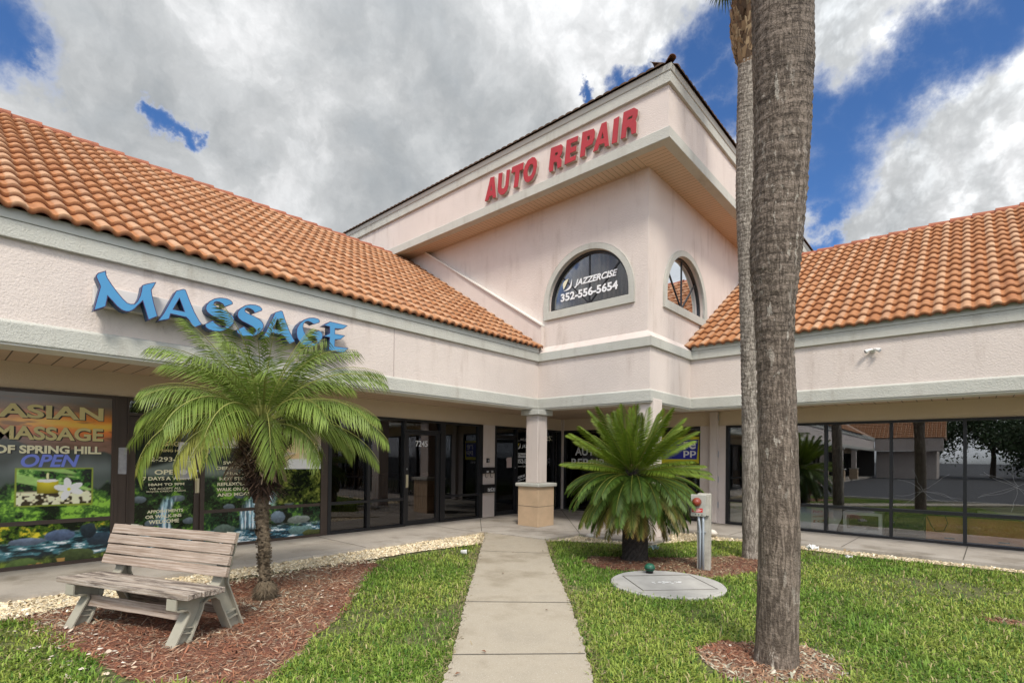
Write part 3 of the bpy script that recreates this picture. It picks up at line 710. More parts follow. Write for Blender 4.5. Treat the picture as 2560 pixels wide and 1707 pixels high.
# left wing, massage shop
window(PL, -0.75, 1.64, BRONZE, None, (.05, .03), rail=(0.54, 0.592), label='massage shop window covered by a printed waterfall poster')
jm = MB()
for a, b in ((1.641, 1.682), (1.784, 1.80), (2.70, 2.738)): wbox(jm, PL, a, b, 0, 2.232, -.10, .022)
wbox(jm, PL, 1.683, 1.783, 0, 2.232, -.09, .004)
jm.build('door_frame', BRONZE, bld)
door(PL, 1.801, 2.699, BRONZE, GLASSL, top=1.966, hand=-1, stile=(.085, .075), hz=(0.86, 1.08), label='massage shop door with a printed waterfall panel')
window(PL, 2.739, 4.70, BRONZE, None, (.02, .05), rail=(0.54, 0.592), label='massage shop window with a printed rock pool poster')
jm = MB(); wbox(jm, PL, 4.701, 4.785, 0, 2.232, -.10, .012); jm.build('mullion_post', BRONZE, bld)
window(PL, 4.786, 6.52, BLACKF, GLASSL, (.07, .05), rail=(0.54, 0.588), mull=((5.61, 5.677),), label='dark window left of the 7245 door')
door(PL, 6.525, 7.456, BLACKF, GLASSL, hand=1, stile=(.085, .092), label='dark glass door numbered 7245', hz=(0.80, 1.07))
window(PL, 7.46, 8.784, BLACKF, GLASSL, (.135, .13), rail=(0.54, 0.588), label='dark window right of the 7245 door')
window(PL, 9.206, 9.25, BLACKF, None, (.02, .02), rail=None)
door(PL, 9.251, 10.02, BLACKF, GLASSL, hand=-1, stile=(.05, .055), hcol=BLACKF, label='black glass door beside the mailboxes')
window(PL, 10.021, 11.96, BLACKF, GLASSL, (.05, .05), rail=None, mull=((11.60, 11.64),), label='black window with white fitness lettering')
# tower shop
window(PR, -8.654, -7.12, BLACKF, GLASSL, (.03, .05), rail=None, label='black window lettered for auto repair')
door(PR, -7.119, -6.15, BLACKF, GLASSL, hand=1, stile=(.06, .06), hcol=BLACKF, label='black glass door behind the cycad')
window(PR, -6.149, -4.716, BLACKF, GLASSL, (.05, .02), rail=None, label='black window with a blue and yellow sign')
# right wing
window(PR, -4.124, -1.083, BLACKF, GLASSR, (.06, .023), rail=(0.505, 0.562), mull=((-3.19, -3.14), (-2.179, -2.126)), label='dark reflective shop windows behind the palm trunks')
window(PR, -1.0825, 2.06, BLACKF, GLASSR, (.023, .025), rail=(0.515, 0.575), mull=((-0.062, -.01), (0.99, 1.04)), label='dark reflective shop windows at the right')
window(PR, 2.061, 5.2, BLACKF, GLASSR, (.025, .025), rail=(0.515, 0.575), mull=((3.08, 3.13), (4.13, 4.18)))
window(PR, 5.201, 11.9, BLACKF, GLASSR, (.025, .05), rail=(0.515, 0.575), mull=((6.3, 6.35), (7.4, 7.45), (8.5, 8.55), (9.6, 9.65), (10.7, 10.75)))
# left wing further along (behind the viewer, mirrored in the right windows)
for a in range(8):
    y1 = -0.80-a*4.6; window(PL, y1-4.5, y1, BLACKF, GLASSL, (.05, .05), mull=((y1-3.0, y1-2.95), (y1-1.5, y1-1.45)))
# ---------------- interiors
rn = MB()
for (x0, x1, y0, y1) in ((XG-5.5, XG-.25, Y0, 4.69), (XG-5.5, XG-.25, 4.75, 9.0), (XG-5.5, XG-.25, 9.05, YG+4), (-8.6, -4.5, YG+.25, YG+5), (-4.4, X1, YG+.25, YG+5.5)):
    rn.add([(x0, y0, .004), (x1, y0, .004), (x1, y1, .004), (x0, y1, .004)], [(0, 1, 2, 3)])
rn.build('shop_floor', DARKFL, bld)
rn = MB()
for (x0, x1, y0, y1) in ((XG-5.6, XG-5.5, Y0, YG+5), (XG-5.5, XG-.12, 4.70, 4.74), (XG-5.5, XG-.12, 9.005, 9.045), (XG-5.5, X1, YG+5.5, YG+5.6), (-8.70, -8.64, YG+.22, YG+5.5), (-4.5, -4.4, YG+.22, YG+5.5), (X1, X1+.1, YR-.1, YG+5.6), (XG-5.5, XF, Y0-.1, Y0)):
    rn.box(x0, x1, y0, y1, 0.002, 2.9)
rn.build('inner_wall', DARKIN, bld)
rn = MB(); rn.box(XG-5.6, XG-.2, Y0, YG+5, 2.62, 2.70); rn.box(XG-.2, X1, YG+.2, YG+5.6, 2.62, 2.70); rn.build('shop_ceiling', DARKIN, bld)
# low railing, cream post and light columns inside the 7245 shop
rl = MB()
for i in range(34): rl.box(-10.42, -10.40, 5.95+i*.085, 5.97+i*.085, 0.12, 0.98)
rl.box(-10.44, -10.38, 5.9, 8.9, 0.98, 1.03); rl.box(-10.44, -10.38, 5.9, 8.9, 0.06, 0.12)
t = thing('interior_railing', 'brown picket railing seen dimly through the 7245 shop window', 'railing', (-10.41, 7.2, 0.004)); rl.build('pickets', mat('brown_rail', (0.16, 0.075, 0.045), .6), t)
rl = MB(); rl.box(-10.35, -10.15, 5.40, 5.62, 0.004, 1.02); tag(bevel(rl.build('interior_post', mat('cream_post', (0.62, 0.52, 0.40), .8)), .01), 'low cream post at the end of the railing inside the shop', 'post')
for i, y in enumerate((6.9, 8.62)):
    rl = MB(); rl.box(-11.3, -11.12, y, y+.16, 0.004, 2.6)
    tag(rl.build('interior_column', mat('cream_column', (0.50, 0.42, 0.36), .8)), ('slim pale column inside, seen through the window left of the 7245 door', 'slim pale column inside, seen through the window right of the 7245 door')[i], 'column', 'columns inside the shop')

# ================================================================== SIGNS
sg = thing('massage_sign', 'blue channel-letter MASSAGE sign on the pink wall of the left wing', 'sign', (XF, 2.37, 3.0))
rw = MB(); rw.box(XF+.001, XF+.10, 1.085, 3.66, 3.0, 3.215); bevel(rw.build('raceway', RACE, sg), .006)
GL = {
'M': [(1.157, 3.34), (1.16, 3.303), (1.171, 3.273), (1.21, 3.21), (1.253, 3.15), (1.306, 3.085), (1.344, 3.051), (1.376, 3.044), (1.409, 3.053), (1.435, 3.089), (1.459, 3.155), (1.469, 3.21), (1.476, 3.272), (1.52, 3.301), (1.599, 3.34), (1.58, 3.292), (1.558, 3.243), (1.565, 3.187), (1.583, 3.104), (1.619, 2.969), (1.538, 2.911), (1.517, 2.988), (1.482, 3.109), (1.447, 3.059), (1.404, 2.996), (1.367, 2.966), (1.335, 2.959), (1.298, 2.969), (1.261, 2.996), (1.224, 3.039), (1.177, 3.089), (1.17, 3.027), (1.162, 2.974), (1.128, 2.95), (1.069, 2.913), (1.087, 3.013), (1.117, 3.167), (1.114, 3.182), (1.094, 3.23), (1.083, 3.259), (1.082, 3.275), (1.097, 3.301)],
'A': [(1.796, 3.293), (1.866, 3.33), (1.887, 3.326), (1.929, 3.213), (1.982, 3.089), (2.034, 3.0), (2.06, 2.966), (1.991, 2.92), (1.959, 2.942), (1.927, 2.993), (1.899, 3.018), (1.744, 3.024), (1.73, 2.962), (1.629, 2.92), (1.68, 3.016), (1.742, 3.168)],
'S': [(2.654, 3.23), (2.74, 3.282), (2.74, 3.303), (2.711, 3.325), (2.664, 3.333), (2.602, 3.324), (2.541, 3.298), (2.488, 3.254), (2.455, 3.203), (2.449, 3.158), (2.464, 3.125), (2.506, 3.098), (2.575, 3.076), (2.637, 3.052), (2.669, 3.025), (2.673, 3.002), (2.654, 2.982), (2.631, 2.976), (2.592, 2.984), (2.553, 3.007), (2.526, 3.036), (2.485, 3.006), (2.444, 2.974), (2.452, 2.943), (2.486, 2.922), (2.547, 2.913), (2.608, 2.924), (2.67, 2.952), (2.725, 3.003), (2.76, 3.059), (2.763, 3.101), (2.746, 3.135), (2.706, 3.164), (2.635, 3.19), (2.573, 3.205), (2.542, 3.218), (2.534, 3.236), (2.541, 3.258), (2.564, 3.273), (2.595, 3.274), (2.634, 3.259)],
'G': [(3.435, 3.247), (3.514, 3.288), (3.516, 3.316), (3.49, 3.333), (3.434, 3.334), (3.369, 3.319), (3.297, 3.279), (3.235, 3.214), (3.201, 3.146), (3.193, 3.084), (3.207, 3.017), (3.248, 2.964), (3.312, 2.927), (3.385, 2.924), (3.458, 2.956), (3.523, 3.021), (3.56, 3.082), (3.564, 3.127), (3.545, 3.16), (3.507, 3.169), (3.455, 3.152), (3.4, 3.119), (3.364, 3.094), (3.424, 3.088), (3.466, 3.064), (3.485, 3.028), (3.477, 2.995), (3.449, 2.983), (3.393, 3.007), (3.328, 3.066), (3.29, 3.129), (3.28, 3.179), (3.289, 3.225), (3.315, 3.258), (3.351, 3.273), (3.398, 3.264)],
'E': [(3.672, 3.33), (3.944, 3.33), (3.873, 3.269), (3.748, 3.249), (3.749, 3.171), (3.905, 3.177), (3.835, 3.113), (3.75, 3.093), (3.747, 2.996), (3.96, 3.004), (3.889, 2.929), (3.66, 2.927), (3.671, 3.111), (3.589, 3.109), (3.67, 3.165), (3.669, 3.261), (3.586, 3.262)]}
AH = [(1.828, 3.22), (1.882, 3.076), (1.767, 3.077)]
def grow(poly, d):
    c = []; n = len(poly); area = sum(poly[i][0]*poly[(i+1) % n][1]-poly[(i+1) % n][0]*poly[i][1] for i in range(n)); s = 1 if area > 0 else -1
    for i in range(n):
        p0, p1, p2 = (np.array(poly[(i+k-1) % n]) for k in range(3)); a = p1-p0; b = p2-p1
        na = np.array([a[1], -a[0]])/np.linalg.norm(a); nb = np.array([b[1], -b[0]])/np.linalg.norm(b); m_ = na+nb; q = m_@na
        c.append(tuple(p1+s*d*m_/max(q, 0.35)))
    return c
def letter(poly, hole, P, w0, w1, face, ret, edge, parent, name='letter'):
    b = MB(); b.prism(poly, P, w0, w1-.012, holes=[hole] if hole else []); o = b.build(name, ret, parent)
    if edge is not None:
        e = MB(); e.prism(grow(poly, .004), P, w1-.0118, w1-.002, holes=[grow(hole, -.003)] if hole else []); e.build('edge_trim', edge, o)
        poly = grow(poly, -.004); hole = grow(hole, .004) if hole else None
    f = MB(); f.prism(poly, P, w1-.0118, w1, holes=[hole] if hole else []); f.build('face', face, o)
PS = PX(XF)
for ch, dx in (('M', 0), ('A', 0), ('S', -.35), ('S', 0), ('A', 1.114), ('G', 0), ('E', 0)):
    poly = [(u+dx, v) for u, v in GL[ch]]; hole = [(u+dx, v) for u, v in AH] if ch == 'A' else None
    letter(poly, hole, PS, .102, .24, BLUEF, NAVY, PURP, sg)
sg = thing('auto_repair_sign', 'red channel-letter AUTO REPAIR sign on the tower fascia', 'sign', (-6.2, OY, 7.15))
AR = {'A1': ([(-7.903, 7.629), (-7.789, 7.613), (-7.729, 7.138), (-7.822, 7.149), (-7.832, 7.222), (-7.924, 7.223), (-7.964, 7.149), (-8.069, 7.158)], [(-7.873, 7.485), (-7.848, 7.327), (-7.903, 7.326)]),
'U': ([(-7.654, 7.631), (-7.543, 7.615), (-7.571, 7.331), (-7.559, 7.27), (-7.493, 7.256), (-7.45, 7.306), (-7.416, 7.618), (-7.325, 7.604), (-7.363, 7.276), (-7.405, 7.177), (-7.491, 7.122), (-7.59, 7.145), (-7.658, 7.214), (-7.675, 7.302)], None),
'T': ([(-7.261, 7.626), (-6.943, 7.611), (-6.955, 7.474), (-7.048, 7.476), (-7.096, 7.155), (-7.212, 7.168), (-7.164, 7.494), (-7.28, 7.504)], None),
'O': ([(-6.705, 7.63), (-6.635, 7.595), (-6.589, 7.516), (-6.584, 7.406), (-6.621, 7.266), (-6.699, 7.17), (-6.798, 7.143), (-6.88, 7.179), (-6.932, 7.268), (-6.944, 7.383), (-6.905, 7.51), (-6.825, 7.605)], [(-6.703, 7.49), (-6.673, 7.432), (-6.685, 7.336), (-6.73, 7.267), (-6.79, 7.257), (-6.831, 7.303), (-6.832, 7.389), (-6.793, 7.468), (-6.743, 7.497)]),
'R1': ([(-6.223, 7.626), (-5.974, 7.602), (-5.937, 7.558), (-5.945, 7.45), (-5.98, 7.382), (-6.007, 7.371), (-5.961, 7.294), (-5.968, 7.164), (-6.059, 7.16), (-6.07, 7.276), (-6.098, 7.308), (-6.153, 7.307), (-6.17, 7.156), (-6.254, 7.156), (-6.274, 7.231)], [(-6.119, 7.488), (-6.054, 7.485), (-6.054, 7.433), (-6.127, 7.424)]),
'E': ([(-5.84, 7.629), (-5.577, 7.609), (-5.59, 7.517), (-5.741, 7.528), (-5.749, 7.447), (-5.61, 7.438), (-5.621, 7.338), (-5.757, 7.345), (-5.764, 7.256), (-5.616, 7.253), (-5.632, 7.169), (-5.888, 7.17)], None),
'P': ([(-5.475, 7.632), (-5.225, 7.599), (-5.2, 7.539), (-5.207, 7.415), (-5.255, 7.322), (-5.404, 7.311), (-5.419, 7.167), (-5.529, 7.173)], [(-5.365, 7.508), (-5.306, 7.505), (-5.314, 7.431), (-5.372, 7.426)]),
'A2': ([(-5.055, 7.618), (-4.952, 7.615), (-4.897, 7.152), (-4.979, 7.159), (-4.993, 7.238), (-5.1, 7.246), (-5.136, 7.163), (-5.237, 7.167)], [(-5.03, 7.454), (-5.005, 7.333), (-5.073, 7.333)]),
'I': ([(-4.796, 7.589), (-4.689, 7.598), (-4.73, 7.147), (-4.838, 7.156)], None),
'R2': ([(-4.599, 7.626), (-4.392, 7.621), (-4.32, 7.555), (-4.326, 7.466), (-4.361, 7.388), (-4.346, 7.342), (-4.352, 7.16), (-4.439, 7.169), (-4.455, 7.282), (-4.5, 7.328), (-4.536, 7.316), (-4.557, 7.164), (-4.655, 7.17)], [(-4.501, 7.496), (-4.42, 7.5), (-4.427, 7.45), (-4.53, 7.455)])}
for k_, (a, b) in AR.items(): letter(a, b, PY(OY), .012, .085, RED, REDRET, None, sg)

# ================================================================== PRINTED POSTERS (flat prints, painted as vertex colour)
def vn(u, v, f, seed, oct=5, rough=.55, ax=1.0, ay=1.0):
    """value-noise fbm"""
    r = np.random.default_rng(seed); L = r.random((64, 64)); tot = np.zeros_like(u); a = 1.0; s = 0
    for o in range(oct):
        x = u*f*ax+o*17.3; y = v*f*ay+o*9.1; xi = np.floor(x).astype(int); yi = np.floor(y).astype(int); fx = x-xi; fy = y-yi
        fx = fx*fx*(3-2*fx); fy = fy*fy*(3-2*fy); g = lambda i, j: L[(yi+j) % 64, (xi+i) % 64]
        tot += a*((g(0, 0)*(1-fx)+g(1, 0)*fx)*(1-fy)+(g(0, 1)*(1-fx)+g(1, 1)*fx)*fy); s += a; a *= rough; f *= 2
    return tot/s
def sm(x, a, b): t = np.clip((x-a)/(b-a), 0, 1); return t*t*(3-2*t)
def lerp(c, k, d): return c*(1-k[..., None])+np.array(S(*d))*k[..., None]
def full(u, c): return np.broadcast_to(np.array(S(*c)), u.shape+(3,)).copy()
def foliage(c, u, v, k, seed, lo=(14, 26, 12), mid=(48, 84, 30), hi=(120, 160, 50)):
    n1 = vn(u, v, 5, seed, 4); n2 = vn(u, v, 26, seed+1, 4, .7); q = n1*.55+n2*.45
    f = full(u, lo); f = lerp(f, sm(q, .42, .55), mid); f = lerp(f, sm(q, .55, .68), hi)
    return c*(1-k[..., None])+f*k[..., None]
def water(c, u, v, k, seed, ax=1, ay=3, lo=(18, 34, 40), mid=(58, 104, 112), hi=(205, 224, 226)):
    q = vn(u, v, 7, seed, 5, .6, ax, ay)
    f = full(u, lo); f = lerp(f, sm(q, .38, .55), mid); f = lerp(f, sm(q, .58, .70), hi)
    return c*(1-k[..., None])+f*k[..., None]
def rocks(c, u, v, spots, seed):
    for (cu_, cv_, a, b_, col) in spots:
        d = ((u-cu_)/a)**2+((v-cv_)/b_)**2+(vn(u, v, 14, seed, 3)-.5)*.7; k = 1-sm(d, .8, 1.05)
        shade = full(u, col)*(0.55+.9*vn(u, v, 30, seed+2, 4))[..., None]*(0.55+.75*sm((v-cv_)/b_, -1, 1))[..., None]
        c = c*(1-k[..., None])+shade*k[..., None]
    return c
def poster(name, label, P, u0, u1, v0, v1, paint, res=.0085, parent=None, w=.0):
    nu = int((u1-u0)/res)+1; nv = int((v1-v0)/res)+1
    U, Vv = np.meshgrid(np.linspace(u0, u1, nu), np.linspace(v0, v1, nv)); c = np.clip(paint(U, Vv)*1.55, 0, .9).reshape(-1, 3)
    Vx = np.array([P(a, b, w) for a, b in zip(U.ravel(), Vv.ravel())])
    i = (np.arange(nv-1)[:, None]*nu+np.arange(nu-1)[None]).ravel(); F = np.stack([i, i+1, i+1+nu, i+nu], 1)
    return mk(name, Vx, F, POSTER, parent, False, c)
def paint1(u, v):
    h = v+(vn(u, v, 2, 3, 4)-.5)*.10
    c = full(u, (86, 78, 70)); c = lerp(c, sm(h, 2.10, 2.0), (120, 92, 66)); c = lerp(c, sm(h, 2.0, 1.90), (186, 112, 52))
    c = lerp(c, sm(h, 1.90, 1.82), (222, 160, 70)); c = lerp(c, sm(h, 1.80, 1.72), (196, 112, 62)); c = lerp(c, sm(h, 1.72, 1.60), (120, 92, 80))
    c = lerp(c, sm(u, 1.0, 0.3)*sm(v, 2.3, 1.5), (74, 70, 66)); st = vn(u, v, 3, 9, 4, .6, 1, 5); c = lerp(c, sm(st, .56, .72)*.7, (96, 74, 60))
    ridge_ = 1.58+.12*(vn(u, v*0, 2.2, 5, 4)-.5)*2-.10*(u-.5); c = lerp(c, sm(v, ridge_+.02, ridge_-.02), (62, 66, 62))
    ridge2 = 1.36+.16*(vn(u, v*0, 2.6, 6, 4)-.5)*2; c = lerp(c, sm(v, ridge2+.05, ridge2-.2)*.8, (104, 112, 112)); c = lerp(c, sm(v, 1.30, 1.08), (70, 78, 74))
    tl = 1.0+.22*(vn(u, v*0, 4, 8, 4)-.5)*2; c = foliage(c, u, v, sm(v, tl+.03, tl-.03), 20, (18, 30, 16), (56, 92, 34), (126, 170, 60))
    lowr = sm(v, .56, .55)
    f = foliage(full(u, (20, 30, 18)), u, v, np.ones_like(u), 31, (14, 24, 14), (66, 92, 28), (206, 186, 52))
    b = .32+.16*(u-.6)+.05*(vn(u, v, 5, 12, 3)-.5); f = water(f, u, v, sm(v, b+.02, b-.04), 40, 1, 4)
    f = foliage(f, u, v, sm(v, .17+.10*(vn(u, v*0, 5, 77, 3)-.5)*2, .10)*sm(u, .35, .5), 50, (22, 30, 14), (58, 70, 26), (104, 120, 44))
    f = rocks(f, u, v, ((0.80, .335, .17, .05, (92, 104, 120)), (1.10, .385, .16, .075, (78, 92, 116)), (1.50, .30, .14, .09, (40, 56, 68)), (1.38, .42, .09, .1, (34, 46, 54)), (.75, .05, .16, .09, (66, 84, 40)), (1.25, .10, .2, .10, (54, 66, 34))), 60)
    f = lerp(f, ((v > .02) & (v < .09) & (u > .8) & (u < 1.15)).astype(float)*sm(vn(u, v, 8, 61), .5, .62), (150, 116, 62))
    c = c*(1-lowr[..., None])+f*lowr[..., None]
    # framed picture of a candle and a white flower
    m = 1.028-.02*(u-1.04); inn = (u > .668) & (u < 1.418) & (v > .772-.012*(u-.668)*1.6) & (v < 1.255); bd = inn & ~((u > .685) & (u < 1.40) & (v > .788) & (v < 1.238))
    g = foliage(full(u, (24, 44, 14)), u, v, np.ones_like(u), 70, (12, 26, 8), (58, 110, 34), (150, 190, 96))
    g = lerp(g, sm(vn(u*.6+v*1.8, v-u*.2, 5, 71, 3), .56, .66)*.8, (150, 186, 104)); st = sm(v, .97, .93)
    peb = vn(u, v, 20, 72, 2); g = g*(1-st[..., None])+lerp(full(u, (52, 44, 28)), sm(peb, .42, .52), (214, 204, 170))*st[..., None]
    cd_ = ((u > .865) & (u < 1.07) & (v > .925) & (v < 1.09)).astype(float); cyl = 1-((u-.967)/.115)**2
    g = g*(1-cd_[..., None])+(np.array(S(190, 176, 40))*(0.35+.75*sm(v, .90, 1.1))[..., None]*(0.55+.45*np.clip(cyl, 0, 1))[..., None])*cd_[..., None]
    g = lerp(g, 1-sm(((u-.967)/.102)**2+((v-1.09)/.022)**2, .8, 1.1), (244, 242, 200)); g = lerp(g, 1-sm(((u-.967)/.014)**2+((v-1.15)/.045)**2, .6, 1.1), (255, 236, 150))
    for a in (100, 28, -20, 165, 245):
        fx = 1.175+.075*math.cos(R(a)); fy = .975+.075*math.sin(R(a)); du = (u-fx)*math.cos(R(a))+(v-fy)*math.sin(R(a)); dv = -(u-fx)*math.sin(R(a))+(v-fy)*math.cos(R(a))
        k = 1-sm((du/.078)**2+(dv/.04)**2, .8, 1.05); g = g*(1-k[..., None])+np.array(S(238, 238, 236))*(0.72+.28*sm(dv, -.04, .04))[..., None]*k[..., None]
    g = lerp(g, 1-sm(((u-1.175)/.022)**2+((v-.975)/.022)**2, .5, 1.2), (226, 196, 40))
    c = np.where(inn[..., None], g, c); c = np.where(bd[..., None], np.array(S(122, 136, 48)), c); return c
p1 = thing('window_poster', 'waterfall sunset poster with ASIAN MASSAGE lettering filling the leftmost shop window', 'poster', (XG, .45, 0.05), group='printed posters in the massage shop windows')
poster('print', '', PL, -.70, 1.612, .592, 2.187, paint1, parent=p1, w=.004)
poster('print', '', PL, -.70, 1.612, .045, .540, paint1, parent=p1, w=.004)
SH = mat('letter_shadow', (0.02, 0.016, 0.012), 0.6)
def txt2(s, parent, u0, u1, v0, v1, m=KHAKI, P=PL, shear=0, bold=0.03, w=.010, sh=.010, rot=0):
    text(s, 'lettering_outline', SH, parent, P, u0+sh, u1+sh, v0-sh*.8, v1-sh*.8, w-.003, shear, bold+.02, rot=rot)
    text(s, 'lettering', m, parent, P, u0, u1, v0, v1, w, shear, bold, rot=rot)
txt2('ASIAN', p1, .50, 1.515, 1.872, 2.045, rot=R(.3)); txt2('MASSAGE', p1, .475, 1.518, 1.602, 1.775); txt2('OF SPRING HILL', p1, .475, 1.50, 1.432, 1.535, CREAMV, bold=.04)
text('OPEN', 'open_lettering', LEDB, p1, PL, .715, 1.275, 1.262, 1.425, .007, shear=.25, bold=.03)
def stream(u, v, top, seed, fx, fw):
    c = full(u, (24, 30, 24)); c = lerp(c, sm(v, 1.55, 1.75), (52, 50, 46)); hill = 1.32+.08*np.sin((u-fx)*4); c = lerp(c, sm(v, hill+.02, hill-.05)*sm(v, .9, 1.2), (96, 106, 100))
    tl = 1.12+.2*(vn(u, v*0, 4, seed, 4)-.5); c = foliage(c, u, v, sm(v, tl+.06, tl-.04), seed+1, (10, 18, 10), (36, 62, 28), (100, 140, 46))
    c = rocks(c, u, v, [(fx+(-.5+r_*.16)*1.0, .62+.20*math.sin(r_*2.1), .09, .05, (86, 96, 104)) for r_ in range(7)], seed+4)
    k = sm(np.abs(u-fx-.05*np.sin(v*9)), fw, fw*.35)*sm(v, .84, .76)*sm(v, .22, .30); c = water(c, u, v, k, seed+6, 5, .7, (60, 84, 96), (150, 180, 190), (236, 242, 244))
    k2 = sm(v, .34, .22); c = water(c, u, v, k2, seed+8, 1, 4, (10, 26, 34), (36, 76, 88), (190, 214, 220)); return c
def paint_d(u, v):
    c = stream(u, v, 1.9, 100, 2.28, .10); return c
p2 = thing('window_poster', 'waterfall poster with opening hours on the massage shop door', 'poster', (XG, 2.25, 0.1), group='printed posters in the massage shop windows')
poster('print', '', PL, 1.886, 2.624, .10, 1.91, paint_d, parent=p2, w=-.030)
PD = lambda u, v, w_: PL(u, v, w_-.038)
txt2('OF SPRING HILL', p2, 2.02, 2.50, 1.475, 1.515, KHAKI, PD, sh=.004); txt2('MASSAGE', p2, 2.04, 2.48, 1.56, 1.63, KHAKI, PD, sh=.005)
txt2('352-293-3', p2, 1.95, 2.44, 1.335, 1.40, CREAMV, PD, sh=.004, bold=.015); txt2('OPEN', p2, 2.12, 2.46, 1.145, 1.215, CREAMV, PD, sh=.005); txt2('7 DAYS A WEEK', p2, 1.98, 2.57, 1.062, 1.115, CREAMV, PD, sh=.004)
txt2('10AM TO 9PM', p2, 2.05, 2.50, .983, 1.02, CREAMV, PD, sh=.003); txt2('WE ACCEPT ALL', p2, 2.06, 2.46, .925, .955, CREAMV, PD, sh=.003, bold=.01); txt2('MAJOR CREDIT CARDS', p2, 2.03, 2.52, .885, .912, CREAMV, PD, sh=.003, bold=.01)
txt2('APPOINTMENTS', p2, 2.04, 2.49, .59, .635, CREAMV, PD, sh=.004); txt2('OR WALK-INS', p2, 2.02, 2.47, .515, .562, CREAMV, PD, sh=.004); txt2('WELCOME', p2, 2.06, 2.44, .435, .49, CREAMV, PD, sh=.004)
def paint3(u, v):
    c = stream(u, v, 1.9, 200, 3.62, .30); low = sm(v, .57, .56)
    f = foliage(full(u, (14, 24, 20)), u, v, np.ones_like(u), 211, (8, 16, 14), (30, 56, 34), (80, 120, 46)); f = water(f, u, v, sm(v, .30, .18), 213, 1, 4, (12, 28, 38), (44, 88, 104), (206, 226, 232))
    fk = sm(np.abs(u-3.42), .16, .10)*sm(v, .22, .30); f = water(f, u, v, fk, 215, 9, .5, (70, 96, 110), (160, 190, 204), (240, 246, 248))
    f = rocks(f, u, v, ((3.9, .40, .13, .10, (96, 110, 122)), (4.25, .33, .2, .07, (110, 118, 112)), (3.05, .26, .16, .09, (74, 88, 80)), (4.3, .14, .24, .08, (84, 112, 110)), (4.5, .08, .2, .06, (60, 66, 30)), (2.9, .10, .12, .06, (66, 80, 60))), 217)
    c = c*(1-low[..., None])+f*low[..., None]
    c = foliage(c, u, v, sm(u, 3.75, 3.95)*sm(v, .60, .64)*sm(v, 1.22, 1.20), 219, (10, 16, 8), (48, 58, 22), (112, 118, 52))
    # photo strip at the top: person lying on a pale towel
    ph = ((v > 1.56) | ((u > 3.70) & (v > 1.22))).astype(float); g = full(u, (196, 186, 176)); g = lerp(g, sm(vn(u, v, 4, 230, 3), .45, .6), (150, 136, 120))
    arm = 1-sm(np.abs((v-1.28)-(u-3.75)*.32), .05, .075)*1.0; g = lerp(g, arm*sm(u, 3.72, 3.8)*sm(u, 4.35, 4.2), (226, 176, 132))
    body = 1-sm(((u-4.25)/.36)**2+((v-1.62)/.14)**2, .8, 1.05); g = lerp(g, body, (232, 186, 142)); hd = 1-sm(((u-3.93)/.13)**2+((v-1.56)/.11)**2, .85, 1.05); g = lerp(g, hd, (228, 172, 136))
    hair = 1-sm(((u-3.98)/.15)**2+((v-1.69)/.10)**2, .8, 1.05); g = lerp(g, hair, (28, 20, 18)); tow = sm(v, 1.40, 1.36)*sm(u, 4.0, 4.1); g = lerp(g, tow, (216, 218, 214))
    c = c*(1-ph[..., None])+g*ph[..., None]; ed = ((np.abs(v-1.56) < .012) & (u < 3.7)) | ((np.abs(v-1.22) < .010) & (u > 3.7)); c = np.where(ed[..., None], np.array(S(226, 226, 222)), c); return c
p3 = thing('window_poster', 'rock pool poster with a treatment list behind the small palm', 'poster', (XG, 3.7, 0.05), group='printed posters in the massage shop windows')
poster('print', '', PL, 2.76, 4.648, .592, 2.187, paint3, parent=p3, w=.004); poster('print', '', PL, 2.76, 4.648, .045, .540, paint3, parent=p3, w=.004)
for i, s in enumerate(('SWEDISH', 'DEEP TISSUE', 'SHIATSU', 'HOT STONE', 'REFLEXOLOGY', 'WALK ON BACK', 'AND MORE...')):
    hw_ = (.20, .30, .19, .25, .28, .29, .28)[i]; v = 1.29-i*.0835; txt2(s, p3, 3.22-hw_, 3.22+hw_, v, v+.052, CREAMV, sh=.005)
st = MB(); st.prism([(2.79+.042*math.cos(a*.4), 1.49+.042*math.sin(a*.4)) for a in range(16)], PL, .008, .010); st.build('round_sticker', GREYP, p3)
st = MB(); st.prism([(2.79+.030*math.cos(a*.4), 1.49+.030*math.sin(a*.4)) for a in range(16)], PL, .010, .0115); st.build('sticker_centre', KHAKI, p3)
# notices taped to the door
t = thing('paper_notice', 'white paper notice taped high on the massage shop door', 'notice', (XG, 2.52, 1.36), group='paper notices on the massage shop')
b = MB(); b.prism([(2.412, 1.362), (2.632, 1.362), (2.632, 1.622), (2.412, 1.622)], PL, -.020, -.0185); b.build('sheet', WHITEP, t)
PN = lambda u, v, w_: PL(u, v, w_-.021)
for i, s in enumerate(('Please Ring', 'Door Bell', 'For Service')): text(s, 'lettering', BLACKV, t, PN, 2.455+.01*i, 2.595-.008*i, 1.565-i*.034, 1.585-i*.034, .004)
b = MB(); b.prism([(2.545, 1.43), (2.55, 1.43), (2.55, 1.475), (2.545, 1.475)], PN, .003, .004); b.prism([(2.545, 1.425), (2.60, 1.425), (2.60, 1.43), (2.545, 1.43)], PN, .003, .004); b.prism([(2.597, 1.418), (2.615, 1.4275), (2.597, 1.437)], PN, .003, .004); b.build('arrow', BLACKV, t)
t = thing('paper_notice', 'grey framed notice with a white oval, below the white one on the door', 'notice', (XG, 2.49, 1.08), group='paper notices on the massage shop')
b = MB(); b.prism([(2.376, 1.078), (2.594, 1.078), (2.594, 1.35), (2.376, 1.35)], PL, -.0205, -.0192); b.build('sheet', WHITEP, t)
b = MB(); b.prism([(2.388, 1.09), (2.582, 1.09), (2.582, 1.338), (2.388, 1.338)], PL, -.0190, -.0182); b.build('grey_print', GREYP, t)
